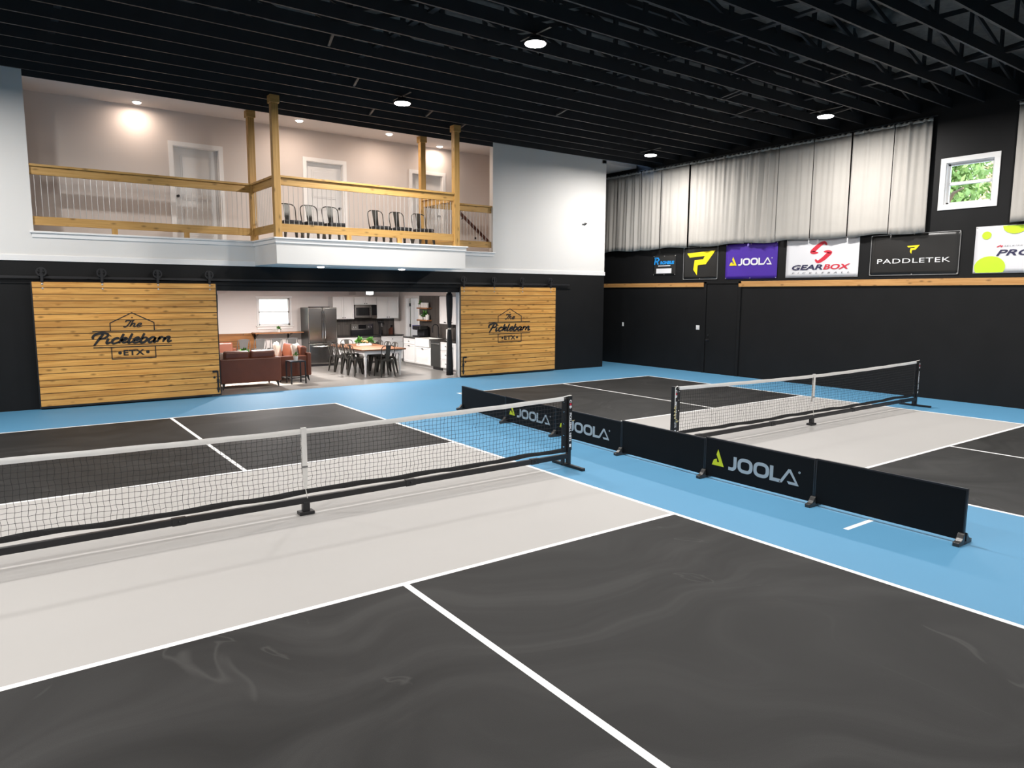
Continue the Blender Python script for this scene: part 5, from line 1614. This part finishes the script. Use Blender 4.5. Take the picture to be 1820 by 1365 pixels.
for z, lab in ((1.715, 'upper floating wooden shelf on the tiled wall, holding white mugs'), (1.345, 'lower floating wooden shelf on the tiled wall, above the coffee machine')):
    tag(MB().use('shelf_wood').box(8.27, KX-0.013, 12.33, 12.98, z, z+0.04).build('floating_shelf', bevel=0.004), lab, 'shelf', 'small wooden shelves by the sink')
def mug(label, x, y, z, r, h, group):
    t = thing('white_mug', label, 'mug', (x, y, z), 0, group)
    b = MB().use('ceramic'); b.smooth = True
    b.lathe([(r*0.85, 0), (r, 0.01), (r, h), (r*0.9, h), (r*0.88, 0.02), (0, 0.02)], (0, 0, 0), 14)
    b.build('cup', None, t, world=False)
    b = MB().use('ceramic'); b.smooth = True
    b.tube([(-r*0.98, 0, h*0.8), (-r*1.5, 0, h*0.72), (-r*1.55, 0, h*0.4), (-r*0.98, 0, h*0.22)], r*0.13, 6)
    b.build('handle', None, t, world=False)
G = 'white mugs on the upper shelf'
mug('leftmost white mug on the upper shelf, beside the trailing plant', 8.36, 12.765, 1.755, 0.05, 0.15, G)
mug('second white mug from the plant on the upper shelf', 8.36, 12.67, 1.755, 0.05, 0.15, G)
mug('third white mug from the plant on the upper shelf', 8.36, 12.56, 1.755, 0.05, 0.15, G)
mug('rightmost white mug on the upper shelf', 8.36, 12.45, 1.755, 0.05, 0.15, G)
potted_plant('potted_plant', 'trailing green plant at the left end of the upper shelf', (8.36, 12.925, 1.755), 0.04, 0.08, 0.06, 0.13, 70, seed=8)
def canister(label, y, r, h):
    t = thing('white_canister', label, 'canister', (8.36, y, 1.385), 0, 'white canisters on the lower shelf')
    b = MB().use('ceramic'); b.smooth = True
    b.lathe([(r*0.95, 0), (r, 0.008), (r, h), (r*0.9, h)], (0, 0, 0), 14)
    b.build('body', None, t, world=False)
    b = MB().use('ceramic'); b.smooth = True
    b.lathe([(r*1.03, h), (r*1.03, h+0.02), (r*0.3, h+0.028), (r*0.25, h+0.045), (0, h+0.045)], (0, 0, 0), 14)
    b.build('lid', None, t, world=False)
canister('short white canister at the left end of the lower shelf', 12.92, 0.045, 0.10)
canister('white canister left of the leafy plant on the lower shelf', 12.80, 0.055, 0.12)
canister('white canister at the right end of the lower shelf', 12.44, 0.065, 0.13)
potted_plant('potted_plant', 'leafy green plant between white canisters on the lower shelf', (8.36, 12.62, 1.385), 0.045, 0.09, 0.10, 0.16, 90, seed=9)
# drawn black curtains at the doorway
def tied_curtain(label, x, y, r):
    t = thing('tied_curtain', label, 'curtain', (x, y, 0.04), 0, 'black curtains tied back at the lounge doorway')
    b = MB().use('black_cloth'); b.smooth = True
    n = 28; Z = [0.04, 0.25, 0.6, 0.95, 1.17, 1.27, 1.37, 1.6, 1.9, 2.12, 2.19]; R = [1.0, 1.0, 0.92, 0.78, 0.62, 0.5, 0.62, 0.8, 0.92, 0.95, 0.8]
    k = len(b.v)
    for z, q in zip(Z, R):
        for j in range(n):
            a = 2*PI*j/n
            rr = r*q*(1+0.16*math.sin(a*7+z*1.5))
            b.v.append(Vector((x+rr*math.cos(a), y+rr*math.sin(a)*0.8, z)))
    for i in range(len(Z)-1):
        for j in range(n):
            j2 = (j+1) % n
            b.face([k+i*n+j, k+i*n+j2, k+(i+1)*n+j2, k+(i+1)*n+j])
    b.face([k+j for j in range(n)][::-1]); b.face([k+(len(Z)-1)*n+j for j in range(n)])
    b.build('cloth', None, t, auto=None)
    c = MB().use('cream'); c.smooth = True
    c.lathe([(r*0.52, -0.02), (r*0.56, 0), (r*0.52, 0.02)], (x, y, 1.27), 18)
    o = c.build('tie_band', None, t); o['label'] = 'pale tie band'
    m_ = MB().use('black_metal').box(x-0.05, x+0.05, y-0.02, y+0.02, 2.19, KZ)
    m_.build('hanger', None, t)
tied_curtain('black curtain tied back at the right side of the lounge doorway', 7.30, 9.38, 0.085)
tied_curtain('black curtain tied back at the left side of the lounge doorway', 1.44, 9.38, 0.075)

# ================================================================== LAMPS
def area(name, parent, loc, size, power, col, spread=PI):
    l = D.lights.new(name, 'AREA'); l.shape = 'DISK'; l.size = size; l.energy = power; l.color = col; l.spread = spread
    o = D.objects.new(name, l); COL.objects.link(o)
    o.parent = parent
    o.location = LOCAL[parent].inverted() @ Vector(loc)
    return o
def high_bay(x, y, label, group):
    z = 5.855
    t = thing('high_bay_lamp', label, 'lamp', (x, y, z), 0, group)
    b = MB().use('black_metal'); b.smooth = True
    b.lathe([(0.170, 0.0), (0.172, 0.03), (0.145, 0.05), (0.10, 0.055), (0.09, 0.10), (0.03, 0.105), (0.0, 0.105)], (x, y, z), 28)
    b.build('housing', None, t)
    h = MB().use('black_metal')
    h.tube([(x, y, z+0.10), (x, y, ZC-0.012)], 0.012, 8)
    h.box(x-0.02, x+0.02, y-0.36, y+0.36, ZC-0.014, ZC)
    h.build('mounting_strut', None, t)
    l = MB().use('lens'); l.smooth = True
    l.lathe([(0.155, -0.001), (0.150, -0.012), (0.10, -0.020), (0.0, -0.022)], (x, y, z), 28)
    l.build('lens', None, t)['label'] = 'glowing white lens'
    area('lamp_light', t, (x, y, z-0.03), 0.30, LAMP_W, (1.0, 0.962, 0.92), 3.09)
def arc2_3(x, y, z, r): return [(x+r*math.cos(2*PI*k/10), y, z+r*math.sin(2*PI*k/10)) for k in range(10)]
seen = {(4.38, 2.00): 'glowing high bay lamp, nearest and largest in view, above the near net post',
        (4.34, 6.17): 'glowing high bay lamp in front of the loft balcony',
        (11.82, 1.80): 'glowing high bay lamp before the curtains, above the farther net',
        (12.02, 6.85): 'glowing high bay lamp beside the white wall corner, farthest of the four in view'}
for (x, y), lab in seen.items(): high_bay(x, y, lab, 'round high bay lamps under the black trusses')
for x, y in ((-3.2, 5.98), (-3.2, 1.87), (-3.2, -2.3), (4.25, -2.3), (11.65, -2.6), (-3.2, -6.5), (4.25, -6.5), (11.65, -6.8)):
    high_bay(x, y, 'high bay lamp outside the picture, at the left or the camera end of the hall', 'high bay lamps outside the picture')
def downlight(x, y, z, label, power, group, cat='lamp', col=(1.0, 0.80, 0.66)):
    t = thing('recessed_downlight', label, cat, (x, y, z-0.02), 0, group)
    b = MB().use('trim_white'); b.smooth = True
    b.lathe([(0.095, 0), (0.092, -0.012), (0.07, -0.016), (0.07, 0.0)], (x, y, z-0.0005), 24)
    b.build('ring', None, t)
    l = MB().use('lens_warm'); l.smooth = True
    l.lathe([(0.080, -0.010), (0.074, -0.024), (0.05, -0.036), (0.0, -0.042)], (x, y, z), 24)
    l.build('lens', None, t)['label'] = 'glowing warm lens'
    area('downlight_glow', t, (x, y, z-0.046), 0.13, power, col)
GL = 'warm downlights in the loft ceiling'
downlight(0.25, 9.80, ZC, 'glowing downlight in the loft ceiling at the left, above the long railing', LOFT_W*0.6, GL)
downlight(3.42, 9.33, ZC, 'glowing downlight in the loft ceiling edge near the front left post', LOFT_W*0.95, GL)
downlight(5.62, 9.33, ZC, 'glowing downlight in the loft ceiling edge left of the back right post', LOFT_W*0.95, GL)
downlight(7.32, 9.85, ZC, 'glowing downlight in the loft ceiling at the right, close to the back wall', LOFT_W*0.6, GL)
GS = 'downlights under the balcony'
downlight(3.42, 8.30, 2.762, 'glowing downlight under the balcony, left of the two', 2.5, GS)
downlight(5.42, 8.40, 2.762, 'glowing downlight under the balcony, right of the two', 2.5, GS)
def flush_lamp(x, y, label):
    t = thing('ceiling_lamp', label, 'lamp', (x, y, KZ-0.08), 0, None)
    MB().use('trim_white').box(x-0.16, x+0.16, y-0.16, y+0.16, KZ-0.02, KZ-0.001).build('plate', None, t)
    l = MB().use('lens_lounge'); l.smooth = True
    l.lathe([(0.10, -0.02), (0.10, -0.15), (0.08, -0.165), (0.0, -0.17)], (x, y, KZ), 24)
    l.build('shade', None, t)['label'] = 'glowing white shade'
    area('ceiling_lamp_glow', t, (x, y, KZ-0.18), 0.2, LOUNGE_W*0.35, (1.0, 0.94, 0.89))
flush_lamp(6.30, 12.1, 'bright flush lamp in the lounge ceiling above the kitchen cabinets')
downlight(3.1, 11.7, KZ, 'unseen downlight added to light the lounge over the sofas, hidden above the doorway header', LOUNGE_W*1.25, 'added lounge downlights', 'lamp', (1.0, 0.92, 0.87))  # unseen lamp, added to brighten the sofa end of the lounge
downlight(5.6, 10.9, KZ, 'unseen downlight added to light the lounge over the dining table, hidden above the doorway header', LOUNGE_W*0.8, 'added lounge downlights', 'lamp', (1.0, 0.92, 0.87))  # second unseen lamp, added as fill for the dining area
t = thing('ceiling_lamp', 'unseen flush lamp added to light the side room behind the open white door', 'lamp', (9.4, 13.5, KZ-0.08), 0)  # added lamp, out of view, gives the side room some light
l = MB().use('lens_lounge'); l.smooth = True
l.lathe([(0.14, 0.0), (0.14, -0.075), (0.0, -0.088)], (9.4, 13.5, KZ), 20)
l.build('shade', None, t)
area('ceiling_lamp_glow', t, (9.4, 13.5, KZ-0.095), 0.26, 10, (1.0, 0.94, 0.89))

# ================================================================== OUTSIDE THE HIGH WINDOW
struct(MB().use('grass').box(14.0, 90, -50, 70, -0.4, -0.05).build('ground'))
def tree(label, x, y, h, cr, seed, m):
    rnd = random.Random(seed)
    t = thing('tree', label, 'tree', (x, y, -0.05), 0, 'trees outside the high window')
    b = MB().use('bark'); b.smooth = True
    lean = rnd.uniform(-0.6, 0.6)
    pts = [(x+lean*k*k*0.12, y+rnd.uniform(-0.1, 0.1)-0.10*k, -0.05+h*0.8*k/6) for k in range(7)]
    b.tube(pts, [0.22-0.025*k for k in range(7)], 8)
    for k in range(7):
        p = Vector(pts[2+k % 4]); a = rnd.uniform(0, 2*PI)
        e = p+Vector((math.cos(a)*cr*0.8, math.sin(a)*cr*0.8, rnd.uniform(0.4, 1.6)))
        b.tube([p, p.lerp(e, 0.5)+Vector((0, 0, 0.2)), e], [0.09, 0.06, 0.03], 6)
    b.build('trunk', None, t)
    f = MB().use(m)
    for k in range(80):
        a = rnd.uniform(0, 2*PI); r_ = cr*math.sqrt(rnd.random())
        c = Vector((x+r_*math.cos(a), y+r_*math.sin(a), h*rnd.uniform(0.30, 1.0)))
        for q in range(60):
            p = c+Vector((rnd.gauss(0, 0.38), rnd.gauss(0, 0.38), rnd.gauss(0, 0.3)))
            u = Vector((rnd.gauss(0, 1), rnd.gauss(0, 1), rnd.gauss(0, 1))).normalized()
            v = u.cross(Vector((rnd.gauss(0, 1), rnd.gauss(0, 1), rnd.gauss(0, 1)))).normalized()
            s_ = rnd.uniform(0.08, 0.19); i0 = len(f.v)
            f.v += [p, p+u*s_+v*s_*0.5, p+u*s_*2, p+u*s_-v*s_*0.5]
            f.face([i0, i0+1, i0+2, i0+3])
    f.build('foliage', None, t)
tree('green leafy tree outside, at the left of the high window', 26.5, 5.9, 8.0, 1.5, 3, 'tree_leaf')
tree('pale dry-leaved tree outside, filling the middle of the high window', 32.0, 7.1, 9.5, 2.2, 5, 'tree_leaf2')
tree('green tree outside, at the right of the high window', 37.5, 5.2, 9.5, 1.7, 8, 'tree_leaf')
tree('pale tree farthest outside, behind the other trees in the high window', 42.0, 10.0, 12.5, 3.2, 9, 'tree_leaf2')
